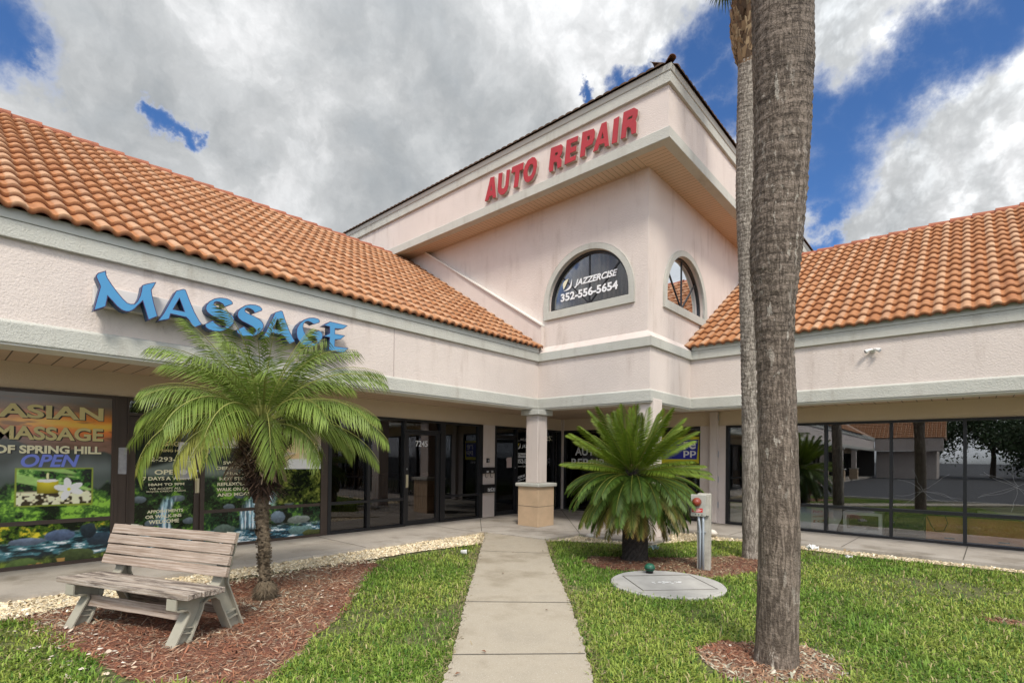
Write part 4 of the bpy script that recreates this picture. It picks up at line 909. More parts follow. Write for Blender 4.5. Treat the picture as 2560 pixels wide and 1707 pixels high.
b = MB(); b.prism([(2.485+.05*math.cos(a*.35), 1.18+.042*math.sin(a*.35)) for a in range(18)], PL, -.0180, -.0172); b.build('oval', WHITEP, t)
t = thing('paper_notice', 'crumpled grey notice on the bronze post left of the door', 'notice', (XG, 1.735, 1.16), group='paper notices on the massage shop')
b = MB(); b.prism([(1.686, 1.165), (1.782, 1.16), (1.784, 1.53), (1.688, 1.525)], PL, .006, .008); b.build('sheet', GREYP, t)
# numbers and vinyl lettering
PG = lambda u, v, w_: PL(u, v, w_-.043)
t = thing('door_number', 'white number 7245 on the dark glass door', 'door number', (XG, 6.97, 1.66)); text('7245', 'numerals', WHITE, t, PG, 6.805, 7.13, 1.66, 1.79, .005, bold=.015)
t = thing('door_number', 'pale number 7257 high on the black window right of the column', 'door number', (XG, 11.4, 1.93)); text('7257', 'numerals', CREAMV, t, PG, 11.16, 11.69, 1.935, 2.065, .005, bold=.015)
t = thing('window_lettering', 'white fitness studio lettering with phone number on the black window beside the column', 'window lettering', (XG, 10.4, .8))
text('WELCOME TO', 'lettering', WHITE, t, PG, 10.215, 10.85, 1.895, 1.958, .005, bold=-.01)
b = MB(); b.prism([(10.105, 1.888), (10.205, 1.892), (10.205, 1.899), (10.105, 1.895)], PG, .004, .005); b.build('rule', WHITE, t)
text('JAZZERCISE', 'lettering', WHITE, t, PG, 10.28, 11.0, 1.687, 1.80, .005, shear=.28, bold=.03)
b = MB(); b.prism(leaf((10.12, 1.70), (10.19, 1.835), (0.30, .02)), PG, .004, .0055); b.build('logo_leaf', YELV, t)
b = MB(); b.prism(leaf((10.10, 1.677), (10.225, 1.835), (-.40, -.14)), PG, .004, .005); b.build('logo_swoosh', WHITE, t)
b = MB(); b.prism([(10.105, 1.47), (10.12, 1.45), (10.95, 1.45), (10.95, 1.572), (10.12, 1.572), (10.105, 1.555)], PG, .004, .005); b.build('label_bar', WHITE, t)
text('Classes 7 Days', 'lettering', BLACKV, t, PG, 10.13, 10.90, 1.475, 1.55, .007, shear=.2, bold=.02)
text('352-556-5654', 'lettering', WHITE, t, PG, 10.10, 11.05, 1.30, 1.418, .005, bold=.03); text('www.jazzercise.com', 'lettering', WHITE, t, PG, 10.10, 10.98, 1.195, 1.245, .005, bold=.01)
text('JAZZERCISE', 'lettering', WHITE, t, PG, 10.115, 10.42, .875, .955, .005, bold=.04, shear=.1, rot=R(11)); text('CENTER UPSTAIRS', 'lettering', WHITE, t, PG, 10.07, 10.60, .808, .85, .005, bold=.02, rot=R(11))
t = thing('paper_notice', 'torn pinkish paper taped to the black glass door beside the mailboxes', 'notice', (XG, 9.79, 1.19))
b = MB(); b.prism([(9.70, 1.19), (9.891, 1.194), (9.886, 1.456), (9.72, 1.45), (9.68, 1.40), (9.70, 1.34)], PG, .004, .006); b.build('sheet', mat('pink_paper', (0.50, 0.40, 0.38), .8), t)
PGR = lambda u, v, w_: PR(u, v, w_-.043)
t = thing('window_lettering', 'white AUTO REPAIR lettering on the black window left of the cycad', 'window lettering', (-7.9, YG, 1.2))
text('REPAIR', 'lettering', mat('grey_white_vinyl', (0.80, 0.81, 0.84), .5), t, PGR, -8.425, -7.305, 1.214, 1.445, .005, bold=.02); text('AUTO', 'lettering', MATS['grey_white_vinyl'], t, PGR, -8.30, -7.43, 1.53, 1.76, .005, bold=.02)
t = thing('window_lettering', 'small white AIR CONDITIONING lettering right of the cycad', 'window lettering', (-5.6, YG, 1.24)); text('AIR CONDITIONING', 'lettering', WHITE, t, PGR, -6.10, -5.04, 1.243, 1.318, .005, bold=.0)
t = thing('window_sign', 'blue sign with a yellow border in the black window behind the cycad', 'sign', (-5.1, YG, 1.36))
b = MB(); b.prism([(-5.80, 1.355), (-4.752, 1.362), (-4.742, 1.995), (-5.80, 1.995)], PGR, .004, .006); b.build('yellow_board', YELV, t)
b = MB(); b.prism([(-5.74, 1.455), (-4.815, 1.46), (-4.775, 1.925), (-5.74, 1.92)], PGR, .0065, .008); b.build('blue_panel', BLUEV, t)
text('re', 'lettering', WHITE, t, PGR, -5.14, -4.84, 1.70, 1.88, .010, bold=.02); text('pp', 'lettering', WHITE, t, PGR, -5.14, -4.83, 1.50, 1.66, .010, bold=.02)
# mailboxes and the doorbell box on the pier
def mailbox(name, label, y0, y1, z0, z1, plates):
    t = thing(name, label, 'mailbox', (XG+.012, (y0+y1)/2, z0), group='black wall mailboxes'); b = MB()
    b.prism([(.001, z0), (.11, z0), (.11, z1-.05), (.07, z1), (.001, z1)], lambda u, v, w_: (XG+.012+u, w_, v), y0, y1); bevel(b.build('box', BLACKB, t), .006)
    l = MB(); l.box(XG+.1225, XG+.128, y0-.003, y1+.003, z1-.075, z1-.052); l.build('lid_edge', BLACKB, t)
    for (a, c_, z, zz, s) in plates:
        q = MB(); q.box(XG+.1225, XG+.1245, a, c_, z, zz); q.build('number_plate', WHITEP, t)
        text(s, 'numerals', BLACKV, t, PX(XG+.1245), a+.008, c_-.008, z+.008, zz-.008, .001, bold=.02)
    return t
MY = (XG+.122)
mailbox('mailbox', 'upper black mailbox with two number plates and scroll hooks', 8.735, 9.13, 1.065, 1.205, ((8.815, 8.88, 1.085, 1.14, '72'), (8.975, 9.04, 1.085, 1.14, '61')))
hk = MB()
for y in (8.79, 8.97):
    hk.tube([(XG+.10, y, 1.064), (XG+.10, y, 1.0), (XG+.10, y+.02, .965), (XG+.10, y+.05, .96), (XG+.10, y+.065, .985)], .006, 6)
hk.build('newspaper_hook', BLACKB, bpy.data.objects['mailbox'])
mailbox('mailbox', 'lower black mailbox lettered 7243', 8.735, 9.13, .60, .79, ((8.86, 9.10, .63, .725, '7243'),))
b = MB(); b.box(XG+.0125, XG+.05, 8.90, 8.99, 1.32, 1.425); lb = tag(bevel(b.build('key_lockbox', BLACKB), .012), 'small dark key lockbox above the mailboxes', 'lockbox')
b = MB(); b.box(XG+.0505, XG+.053, 8.925, 8.965, 1.335, 1.40); b.build('keypad', STEEL, lb)
# twin floodlight on the right fascia
fl = thing('floodlight', 'white twin-head floodlight on the right wing fascia', 'floodlight', (-1.19, YR, 3.31))
FS = .62
b = MB(); b.lathe([(.055, 0), (.06, .03), (.045, .055)], n=18); V = [(-1.19+x*FS, YR-z*FS, 3.312+y*FS) for x, y, z in b.V]; mk('mount', V, b.F, WHITEPL, fl, True)
for s in (-1, 1):
    b = MB(); b.tube([(-1.19+s*q*FS, YR-y*FS, 3.312+z*FS) for q, y, z in ((0, .05, .01), (.035, .085, .023), (.08, .11, .013), (.155, .15, -.027), (.165, .155, -.032))], [q*FS for q in (.034, .034, .036, .058, .052)], 16); b.build('lamp_head', WHITEPL, fl, True)
    b = MB(); b.tube([(-1.19+s*.166*FS, YR-.1555*FS, 3.312-.0325*FS), (-1.19+s*.169*FS, YR-.157*FS, 3.312-.034*FS)], .044*FS, 16); b.build('lens', GREYP, fl)
# things standing behind the right-hand windows
def board(name, label, cat, poly, y, m, th=.012, grp=None):
    b = MB(); b.prism(poly, PY(y), -th, 0); return tag(b.build(name, m), label, cat, grp)
yb = YG+.12
board('backing_board', 'cream board behind the lower pane left of the thin palm', 'board', [(-4.06, .05), (-3.21, .05), (-3.21, .50), (-4.06, .50)], yb, mat('cream_board', (0.70, 0.67, 0.53), .8, .05), grp='boards behind the windows')
board('backing_board', 'pale blue grey board in the lower pane beside the thick palm', 'board', [(-3.13, .05), (-2.432, .05), (-2.432, .505), (-3.13, .505)], yb, mat('blue_grey_board', (0.58, 0.66, 0.68), .8, .1), grp='boards behind the windows')
hs = board('handwritten_sign', 'white sheet with red handwriting in the lower window pane', 'sign', [(-2.428, .05), (-2.185, .05), (-2.185, .505), (-2.428, .505)], yb, mat('white_board', (0.84, 0.80, 0.78), .7))
REDI = mat('red_ink', (0.55, 0.12, 0.10), .8)
for i, s in enumerate(('has', 'moved', 'to')): text(s, 'handwriting', REDI, hs, PY(yb), -2.40, -2.22+.012*i, .38-i*.10, .43-i*.10, .003, shear=.2, rot=R(8))
board('backing_board', 'white board with a torn edge left of the white cabinet', 'board', [(-2.12, .045), (-1.98, .045), (-1.955, .16), (-1.90, .28), (-1.88, .40), (-1.895, .515), (-2.12, .515)], yb, MATS['white_board'], grp='boards behind the windows')
cb = thing('display_cabinet', 'white framed glass cabinet standing behind the shop window', 'cabinet', (-1.54, YG+.2, .045)); P_ = PY(YG+.10)
f = MB(); f.prism([(-1.865, .05), (-1.225, .05), (-1.225, .455), (-1.865, .455)], P_, -.40, 0, holes=[[(-1.805, .125), (-1.285, .125), (-1.285, .395), (-1.805, .395)]]); f.build('frame', WHITEPL, cb)
f = MB(); f.box(-1.80, -1.29, YG+.38, YG+.40, .13, .39); f.build('back_panel', DARKFL, cb); f = MB(); f.box(-1.70, -1.50, YG+.2, YG+.3, .1255, .15); f.build('shelf', STEEL, cb)
board('dark_cabinet', 'black cabinet door beside the white cabinet behind glass', 'cabinet', [(-1.05, .10), (-.60, .10), (-.60, .43), (-1.05, .43)], YG+.25, BLACKB, .3)
for i, (a, c_, l) in enumerate(((-.575, -.066, 'orange wooden panel behind the lower pane, left of the rightmost mullion'), (-.005, .985, 'orange wooden panel behind the rightmost lower pane'))):
    o = board('wood_panel', l, 'panel', [(a, .05), (c_, .05), (c_, .475), (a, .475)], YG+.14, ORANGEW, .02, 'orange panels behind the windows')
    f = MB(); f.box(a+.26+i*.14, a+.40+i*.14, YG+.136, YG+.139, .075, .105); f.build('slot', BLACKB, o)
board('shelf_edge', 'pale yellow shelf edge above the orange panel', 'shelf', [(.13, .545), (.985, .545), (.985, .60), (.13, .60)], YG+.16, mat('pale_yellow', (0.55, 0.52, 0.30), .6), .25)
cbm = MB(); cbm.tube([(-.56, YG+.13, .46), (-.50, YG+.125, .30), (-.44, YG+.125, .20), (-.32, YG+.125, .22), (-.27, YG+.125, .36), (-.30, YG+.125, .48)], .006, 6); tag(cbm.build('cable', BLACKB), 'black looped cable hanging in front of the orange panel', 'cable')

# cracked film on two of the right-hand panes
CRK = mat('crack_line', (0.45, 0.45, 0.44), 0.6)
def cracks(u0, u1, v0, v1, cx, cz, n, seed):
    r = random.Random(seed); b = MB()
    for k in range(n):
        a = 2*math.pi*k/n+r.uniform(-.4, .4); p = [cx+r.uniform(-.02, .02), cz+r.uniform(-.02, .02)]; pts = [tuple(p)]
        for i in range(5):
            a += r.uniform(-.45, .45); p[0] += math.cos(a)*.11; p[1] += math.sin(a)*.085
            if not (u0 < p[0] < u1 and v0 < p[1] < v1): break
            pts.append(tuple(p))
        if len(pts) > 1: b.tube([PR(u, v, -.0405) for u, v in pts], .0013, 4)
    return b
wr = [o for o in bld.children if o.get('label', '') == 'dark reflective shop windows at the right'][0]
cracks(-1.05, -.08, .60, 1.55, -.62, .92, 8, 3).build('crack', CRK, wr); cracks(0.0, .97, .60, 1.6, .62, 1.05, 9, 4).build('crack', CRK, wr)

# ================================================================== BENCH
bn = thing('park_bench', 'weathered grey wooden bench with grey-green plastic end frames on the red mulch', 'bench', (-5.2, 1.02, GZ+.006), R(21.5), local=True)
def plank(name, x0, x1, c, ang, wd, th, m, parent, seed):
    r = random.Random(seed); b = MB(); n = 9; V = []
    ca, sa = math.cos(ang), math.sin(ang)
    for i in range(n+1):
        x = x0+(x1-x0)*i/n; j = r.uniform(-.0035, .0035); k = r.uniform(-.003, .003)
        for p, q in ((-wd/2+j, -th/2), (wd/2+k, -th/2), (wd/2+k, th/2), (-wd/2+j, th/2)):
            V.append((x, c[0]+p*ca-q*sa, c[1]+p*sa+q*ca))
    F = [(i*4+a, i*4+(a+1) % 4, (i+1)*4+(a+1) % 4, (i+1)*4+a) for i in range(n) for a in range(4)] + [(3, 2, 1, 0), (n*4, n*4+1, n*4+2, n*4+3)]
    b.add(V, F); o = b.build(name, m, parent); bevel(o, .005, 2); return o
ba = math.atan2(.35, .105)
for i in range(4):
    t = (i+.5)/4; plank('back_slat', -.77+(.012*(i % 2)), .775-(.008*(i % 3)), (.352+.105*t, .475+.36*t), ba, .083, .036, WOOD, bn, 10+i)
for i in range(5):
    y = .030+i*.073; plank('seat_slat', -.80+.012*((i*2) % 3), .785-.010*((i*5) % 3), (y, .398-.004*i), -.03, .066, .045, WOODS, bn, 20+i)
plank('front_stretcher', -.60, .60, (.150, .205), math.pi/2-.35, .095, .034, WOOD, bn, 31)
plank('rear_stretcher', -.60, .60, (.50, .16), math.pi/2+.35, .085, .034, WOODS, bn, 32)
prof = [(0.0, .372), (-.005, .285), (.02, .268), (.10, .262), (.118, .235), (-.025, -.02), (.115, -.02), (.235, .235), (.245, .285), (.29, .308), (.345, .305), (.385, .275), (.405, .22), (.51, -.02), (.645, -.02), (.475, .40), (.478, .47), (.575, .815), (.535, .825), (.395, .425), (.345, .372)]
PB = lambda x: (lambda u, v, w_: (x+w_, u, v))
for s in (-1, 1):
    x = s*.615; P_ = PB(x)
    f = MB(); f.prism(prof, P_, -.052, .052, holes=[grow(prof, -.013)]); f.prism(grow(prof, -.0115), P_, -.010, .010)
    for (a, b_) in (((.075, .135), (.165, .115)), ((.055, .095), (.145, .075)), ((.46, .135), (.56, .155)), ((.48, .085), (.58, .105))):
        d = np.array([b_[0]-a[0], b_[1]-a[1]]); d /= np.linalg.norm(d); nn = np.array([-d[1], d[0]])*.005
        f.prism([tuple(np.array(a)-nn), tuple(np.array(b_)-nn), tuple(np.array(b_)+nn), tuple(np.array(a)+nn)], P_, -.040, .040)
    for q in (0.10, .125): f.prism([(q-.03+.0, .14), (q-.022, .14), (q+.027, .235), (q+.019, .235)], P_, -.040, .040)
    bevel(f.build('end_frame', RESIN, bn), .003, 2)

# ================================================================== PALMS AND CYCAD
def blade_arrays(): return [], [], []
def frond_mesh(base, az, elev, length, droop, nleaf, ll, lw, cols, seed, vee=0.5, sweep=0.9, hang=0.25, bare=0.12, curl=1.0, rach=.010, twist=0.0, segs=14):
    """pinnate frond: arching rachis with narrow two-part leaflets; returns V, F, tint"""
    r = random.Random(seed); pts = []; dirs = []; p = Vector(base); L = length/segs
    for i in range(segs+1):
        t = i/segs; e = elev-droop*(t**curl); d = Vector((math.cos(e)*math.cos(az+twist*t), math.cos(e)*math.sin(az+twist*t), math.sin(e)))
        pts.append(p.copy()); dirs.append(d); p = p+d*L
    V = []; F = []; T = []
    def add(vs, fs, cs):
        b = len(V); V.extend(vs); F.extend(tuple(b+i for i in f) for f in fs); T.extend(cs)
    side0 = Vector((-math.sin(az), math.cos(az), 0)); n = 3
    rc = cols[2]
    vs = []; 
    for i, (q, d) in enumerate(zip(pts, dirs)):
        u = side0.cross(d); rr = rach*(1-.8*i/segs)
        for a in range(3):
            th = 2*math.pi*a/3; vs.append(tuple(q+side0*math.cos(th)*rr+u*math.sin(th)*rr))
    add(vs, [(i*3+a, i*3+(a+1) % 3, i*3+3+(a+1) % 3, i*3+3+a) for i in range(segs) for a in range(3)], [rc]*len(vs))
    for k in range(nleaf):
        t = bare+(1-bare)*(k+.5)/nleaf; x = t*segs; i = min(int(x), segs-1); f = x-i
        q = pts[i].lerp(pts[i+1], f); d = dirs[i].lerp(dirs[i+1], f).normalized(); u = side0.cross(d).normalized()
        sz = ll*(0.45+.55*math.sin(math.pi*min(1, (t-bare)/(1-bare)*.82+.14)))*(r.uniform(.86, 1.1)); 
        if t > .95: sz *= .8
        for s in (-1, 1):
            sw = sweep*(1-.55*t)+r.uniform(-.10, .10); dr = (side0*s*math.sin(sw)+d*math.cos(sw)); dr = (dr+u*vee*(1 if hang < .9 else .4)+Vector((0, 0, -hang*.35))).normalized()
            mid = q+dr*sz*.5+Vector((0, 0, -hang*sz*.10)); tip = q+dr*sz+Vector((0, 0, -hang*sz*r.uniform(.35, .6)))
            wv = d.cross(dr).cross(dr).normalized()*(lw*.5)
            j = r.uniform(.78, 1.2); c0 = np.array(cols[0])*j; c1 = np.array(cols[1])*j
            add([tuple(q), tuple(mid+wv), tuple(mid-wv), tuple(tip)], [(0, 1, 2), (1, 3, 2)], [c0, c0*.6+c1*.4, c0*.6+c1*.4, c1])
    return V, F, T
def frond(parent, *a, **k):
    V, F, T = frond_mesh(*a, **k); return mk('frond', V, F, FROND, parent, False, np.array(T))

# --- pygmy date palm by the bench
pp = thing('pygmy_date_palm', 'small feathery palm with a slim rough trunk between the bench and the massage windows', 'palm tree', (-5.50, 2.33, GZ))
b = MB(); rng2 = random.Random(5)
ring = []
path = [(-5.50-.16*(i/40)**1.2+.01*math.sin(i*.4), 2.33-.0*i, GZ+.02+i*.0285) for i in range(42)]
b.tube(path, [(.105 if i == 0 else .085 if i == 2 else .10 if i == 1 else .046+.006*(i % 2)+.0006*i) for i in range(42)], 18); tr = b.build('trunk', PYGB, pp, False)
sp = MB()
for i in range(520):
    z = rng2.uniform(.05, 1.12); a = rng2.uniform(0, 6.28); k = z/1.2; cx = -5.50-.16*k**1.2; r0 = .049+.02*k; d = Vector((math.cos(a), math.sin(a), 0)); q = Vector((cx, 2.33, GZ+z))+d*r0
    s = Vector((-d.y, d.x, 0))*.016; sp.add([q-s, q+s, q+d*rng2.uniform(.010, .022)+Vector((0, 0, rng2.uniform(-.005, .03)))-s*.5, q+d*.026+s*.5+Vector((0, 0, .012))], [(0, 1, 3, 2)])
for i in range(700):
    a = rng2.uniform(0, 6.28); d = Vector((math.cos(a), math.sin(a), 0)); z = rng2.uniform(0.0, .20); q = Vector((-5.50, 2.33, GZ+z))+d*(.065+.035*math.sin(z/.2*3.14)); s = Vector((-d.y, d.x, 0))*.006
    sp.add([q-s, q+s, q+d*rng2.uniform(.02, .07)+Vector((0, 0, -z*.5+rng2.uniform(-.01, .03)))], [(0, 1, 2)])
sp.build('leaf_scars', PYGB, tr)
CXP, CYP = -5.66, 2.33
fb = MB(); 
for i in range(1500):
    z = rng2.uniform(1.06, 1.66); a = rng2.uniform(0, 6.28); d = Vector((math.cos(a), math.sin(a), 0)); k = (z-1.06)/.58; r0 = .085+.135*math.sin(min(1, k*1.25)*math.pi*.66); q = Vector((CXP+.02*(1-k), CYP, GZ+z+.06))+d*r0*rng2.uniform(.75, 1.0)
    s = Vector((-d.y, d.x, 0))*rng2.uniform(.004, .016); dn = rng2.uniform(-.13, .10)+.07*k; ti = d*rng2.uniform(.03, .16)+Vector((rng2.uniform(-.08, .08), rng2.uniform(-.08, .08), dn*1.3))
    c = np.array(rng2.choice([(.10, .062, .036), (.20, .135, .085), (.31, .235, .16), (.05, .03, .02), (.15, .09, .055)])) if k > .35 else np.array(rng2.choice([(.035, .02, .012), (.06, .032, .02), (.09, .05, .03)]))
    fb.add([q-s, q+s, q+ti+s*.35, q+ti-s*.35], [(0, 1, 2, 3)], tuple(c))
core = MB(); core.lathe([(.070, 1.02), (.13, 1.16), (.165, 1.35), (.13, 1.6), (.07, 1.9)], (CXP, CYP), 14, t=(.05, .03, .02)); V0 = [(x, y, z+GZ) for x, y, z in core.V]; fb.add(V0, core.F); fb.T += [(.05, .03, .02)]*len(V0)
fb.build('fibre_crown', FIBRE, pp)
rg = random.Random(21)
G0, G1, GR = (.085, .145, .018), (.22, .28, .055), (.28, .29, .08)
k = 0
for tier, (n_, e0, e1, dr0, dr1, l0, l1) in enumerate(((10, 66, 86, 20, 55, .90, 1.20), (17, 40, 66, 65, 100, 1.10, 1.45), (18, 16, 40, 75, 115, 1.15, 1.45), (9, 2, 20, 75, 100, .85, 1.1))):
    for i in range(n_):
        az = 2*math.pi*(i+rg.uniform(-.3, .3))/n_+tier*.37; j = rg.uniform(.8, 1.2)
        y = 1 if tier == 3 and rg.random() < .35 else 0
        c0 = tuple(np.array((.16, .18, .022) if y else G0)*j); c1 = tuple(np.array((.30, .29, .05) if y else G1)*j)
        frond(pp, (CXP+.05*math.cos(az), CYP+.05*math.sin(az), 1.80+.03*(2-tier)), az, R(rg.uniform(e0, e1)), rg.uniform(l0, l1), R(rg.uniform(dr0, dr1)), 46, .30, .0125, (c0, c1, GR), 100+k, vee=.30, sweep=1.0, hang=.55, bare=.12, curl=1.25, rach=.011); k += 1
for (az, e_, dr_, L_, y) in ((3.87, 24, 82, 1.52, 0), (3.55, 34, 95, 1.45, 0), (0.70, 26, 84, 1.46, 0), (1.0, 12, 78, 1.35, 0), (4.12, 14, 92, 1.36, 1), (5.45, 20, 105, 1.2, 0)):
    frond(pp, (CXP+.05*math.cos(az), CYP+.05*math.sin(az), 1.80), az, R(e_), L_, R(dr_), 48, .30, .0125, ((.17, .19, .02) if y else G0, (.33, .32, .05) if y else G1, GR), 300+int(az*10), vee=.30, sweep=1.0, hang=.55, bare=.12, curl=1.25, rach=.011)
for i in range(5):
    az = rg.uniform(-1.9, .4); frond(pp, (CXP+.13*math.cos(az), CYP+.13*math.sin(az), 1.45), az, R(-20), .36, R(60), 12, .08, .010, ((.16, .11, .07), (.24, .17, .11), (.20, .13, .08)), 400+i, hang=.9, vee=0)

# --- cycad
cy = thing('cycad', 'large round sago palm with dark stubby trunk in the mulch by the path', 'cycad', (-3.74, 7.02, GZ))
b = MB(); prof_ = [(.20, -.0), (.185, .06)]; rr = random.Random(3)
V = []; n = 30; rows = 26
for i in range(rows+1):
    for j in range(n):
        a = 2*math.pi*j/n; z = i*.052; r0 = .178+.016*((i+j) % 2)+rr.uniform(-.006, .006)+(.02 if i == 0 else 0); V.append((-3.74+r0*math.cos(a), 7.02+r0*math.sin(a), GZ+z))
b.add(V, [(i*n+j, i*n+(j+1) % n, (i+1)*n+(j+1) % n, (i+1)*n+j) for i in range(rows) for j in range(n)]+[tuple(range(rows*n, rows*n+n))]); b.build('trunk', CYCB, cy)
k = 0
C0, C1, CR = (.040, .088, .010), (.100, .160, .020), (.22, .23, .04)
CX_, CY_ = -3.78, 7.02
for tier, (n_, e0, e1, dr0, dr1, l0, l1, z0) in enumerate(((8, 70, 86, 4, 16, .88, .98, 1.30), (13, 50, 68, 8, 26, .96, 1.10, 1.28), (16, 28, 48, 10, 32, 1.0, 1.14, 1.26), (17, 8, 26, 12, 34, 1.0, 1.12, 1.24), (34, -8, 12, 55, 78, 1.0, 1.14, 1.20), (32, -28, -8, 45, 66, .98, 1.10, 1.14), (26, -48, -26, 32, 52, .88, 1.0, 1.08))):
    for i in range(n_):
        az = 2*math.pi*(i+rg.uniform(-.28, .28))/n_+tier*.41; j = rg.uniform(.8, 1.22)
        c0 = np.array(C0)*j; c1 = np.array(C1)*j
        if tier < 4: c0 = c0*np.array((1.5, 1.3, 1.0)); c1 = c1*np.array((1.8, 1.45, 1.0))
        if tier == 6 and rg.random() < .55: c1 = np.array((.26, .15, .035))*j
        if tier == 5 and rg.random() < .2: c1 = np.array((.25, .19, .05))*j
        if tier == 6 and rg.random() < .15: c0 = np.array((.10, .055, .03)); c1 = np.array((.13, .07, .04))
        frond(cy, (CX_+.07*math.cos(az), CY_+.07*math.sin(az), z0+GZ+.06), az, R(rg.uniform(e0, e1)), rg.uniform(l0, l1), R(rg.uniform(dr0, dr1)), 64, .205, .0125, (tuple(c0), tuple(c1), CR), 600+k, vee=.42 if tier < 4 else .22, sweep=1.08, hang=.06, bare=.10, curl=1.6, rach=.010, segs=12); k += 1
o = frond(cy, (CX_+.05, CY_-.10, 1.14), math.atan2(-.90, .45), R(-35), .85, R(50), 50, .19, .013, ((.40, .26, .13), (.52, .38, .22), (.44, .30, .15)), 990, vee=.3, sweep=.95, hang=.06, bare=.08, curl=1.2); o['label'] = 'dry tan dead frond'
fb = MB()
for i in range(260):
    a = rg.uniform(0, 6.28); z = rg.uniform(1.10, 1.34); d = Vector((math.cos(a), math.sin(a), 0)); q = Vector((CX_, CY_, z))+d*rg.uniform(.02, .16); s = Vector((-d.y, d.x, 0))*.012
    fb.add([q-s, q+s, q+d*.05+Vector((0, 0, rg.uniform(.0, .09)))], [(0, 1, 2)], rg.choice([(.05, .03, .02), (.12, .08, .045), (.20, .15, .08)]))
fb.build('crown_heart', FIBRE, cy)

# --- two tall cabbage palms
def fan_frond(parent, base, az, elev, L, seed):
    r = random.Random(seed); V = []; F = []; T = []; d = Vector((math.cos(elev)*math.cos(az), math.cos(elev)*math.sin(az), math.sin(elev))); s = Vector((-math.sin(az), math.cos(az), 0)); u = s.cross(d)*-1
    h = Vector(base)+d*L*.5; c = np.array((.06, .10, .022))*r.uniform(.7, 1.2)
    V += [tuple(Vector(base)+s*.02), tuple(Vector(base)-s*.02), tuple(h-s*.012), tuple(h+s*.012)]; F.append((0, 1, 2, 3)); T += [c*1.3]*4
    for k in range(26):
        a = -2.1+4.2*k/25; dd = (d*math.cos(a)+s*math.sin(a)); l = L*.62*(1-.12*abs(a)); q = h+dd*l*.45; tip = h+dd*l+Vector((0, 0, -l*.28)); w_ = d.cross(s)*0+(s*math.cos(a)-d*math.sin(a))*.028; b_ = len(V)
        V += [tuple(h), tuple(q+w_), tuple(q-w_), tuple(tip)]; F += [(b_, b_+1, b_+2), (b_+1, b_+3, b_+2)]; T += [c, c, c, c*1.5]
    return mk('frond', V, F, FROND, parent, False, np.array(T))
def cabbage_palm(label, base, rows, top, m, seed, boots=None, seg=56):
    t = thing('cabbage_palm', label, 'palm tree', (base[0], base[1], GZ), group='tall cabbage palms on the lawn'); r = np.random.default_rng(seed)
    zs = [q[0] for q in rows]; Z = np.arange(GZ-.05, top, .022); X = np.interp(Z, zs, [q[1] for q in rows]); Y = np.interp(Z, zs, [q[2] for q in rows]); Rr = np.interp(Z, zs, [q[3] for q in rows])
    kx = np.ones(13)/13; Rr = np.convolve(np.pad(Rr, 6, 'edge'), kx, 'valid'); X = np.convolve(np.pad(X, 6, 'edge'), kx, 'valid'); Y = np.convolve(np.pad(Y, 6, 'edge'), kx, 'valid')
    th = np.linspace(0, 2*math.pi, seg, endpoint=False); TH, ZZ = np.meshgrid(th, Z)
    n1 = vn(TH*3.2, ZZ*1.0, 2.2, seed, 4, .6, 1, 1.3)-.5; fis = vn(np.cos(TH)*3+np.sin(TH)*2+4, ZZ*.5, 6, seed+2, 3, .6, 2, .7)-.5
    rings = np.interp(ZZ, Z, vn(Z, Z*0, 11, seed+3, 3)-.5); lob = .5+.5*np.sin((ZZ+.02*np.sin(TH*3+seed))*2*math.pi/.075+n1*6)
    RR = Rr[:, None]*.905*(1+.05*n1+.035*fis)+.010*rings+.011*lob*np.clip((ZZ-1.2)/1.5, .12, 1)
    V = np.stack([X[:, None]+RR*np.cos(TH), Y[:, None]+RR*np.sin(TH), ZZ], -1).reshape(-1, 3); nz = len(Z)
    i = (np.arange(nz-1)[:, None]*seg+np.arange(seg)[None]); j = (np.arange(nz-1)[:, None]*seg+(np.arange(seg)+1)[None] % seg); F = np.stack([i, j, j+seg, i+seg], -1).reshape(-1, 4)
    mk('trunk', V, F, m, t, True)
    cx, cyy, cz = X[-1], Y[-1], top; rr_ = random.Random(seed)
    fb = MB()
    for k in range(420):
        z = cz-.75+rr_.uniform(0, .95); a = rr_.uniform(0, 6.28); d = Vector((math.cos(a), math.sin(a), 0)); kk = (z-cz+.75)/.95; r0 = Rr[-1]*(1.0+.75*math.sin(kk*math.pi*.8)); q = Vector((cx, cyy, z))+d*r0*.9; s = Vector((-d.y, d.x, 0))*rr_.uniform(.02, .05)
        fb.add([q-s, q+s, q+d*rr_.uniform(.01, .07)+Vector((0, 0, rr_.uniform(.06, .20)))+s*.6, q+d*.05+Vector((0, 0, .12))-s*.7], [(0, 1, 2, 3)], rr_.choice([(.27, .175, .095), (.17, .10, .055), (.34, .24, .14), (.10, .06, .035)]))
    cr_ = MB(); cr_.lathe([(Rr[-1]*.9, cz-.8), (Rr[-1]*1.15, cz-.5), (Rr[-1]*1.2, cz-.1), (Rr[-1]*.7, cz+.4)], (cx, cyy), 14); fb.add(cr_.V, cr_.F); fb.T += [(.15, .09, .05)]*len(cr_.V)
    fb.build('boots', FIBRE, t)
    for k in range(20): fan_frond(t, (cx, cyy, cz+.35), k*2.4, R(26+(k*37) % 60), 1.05, seed*50+k)
    return t
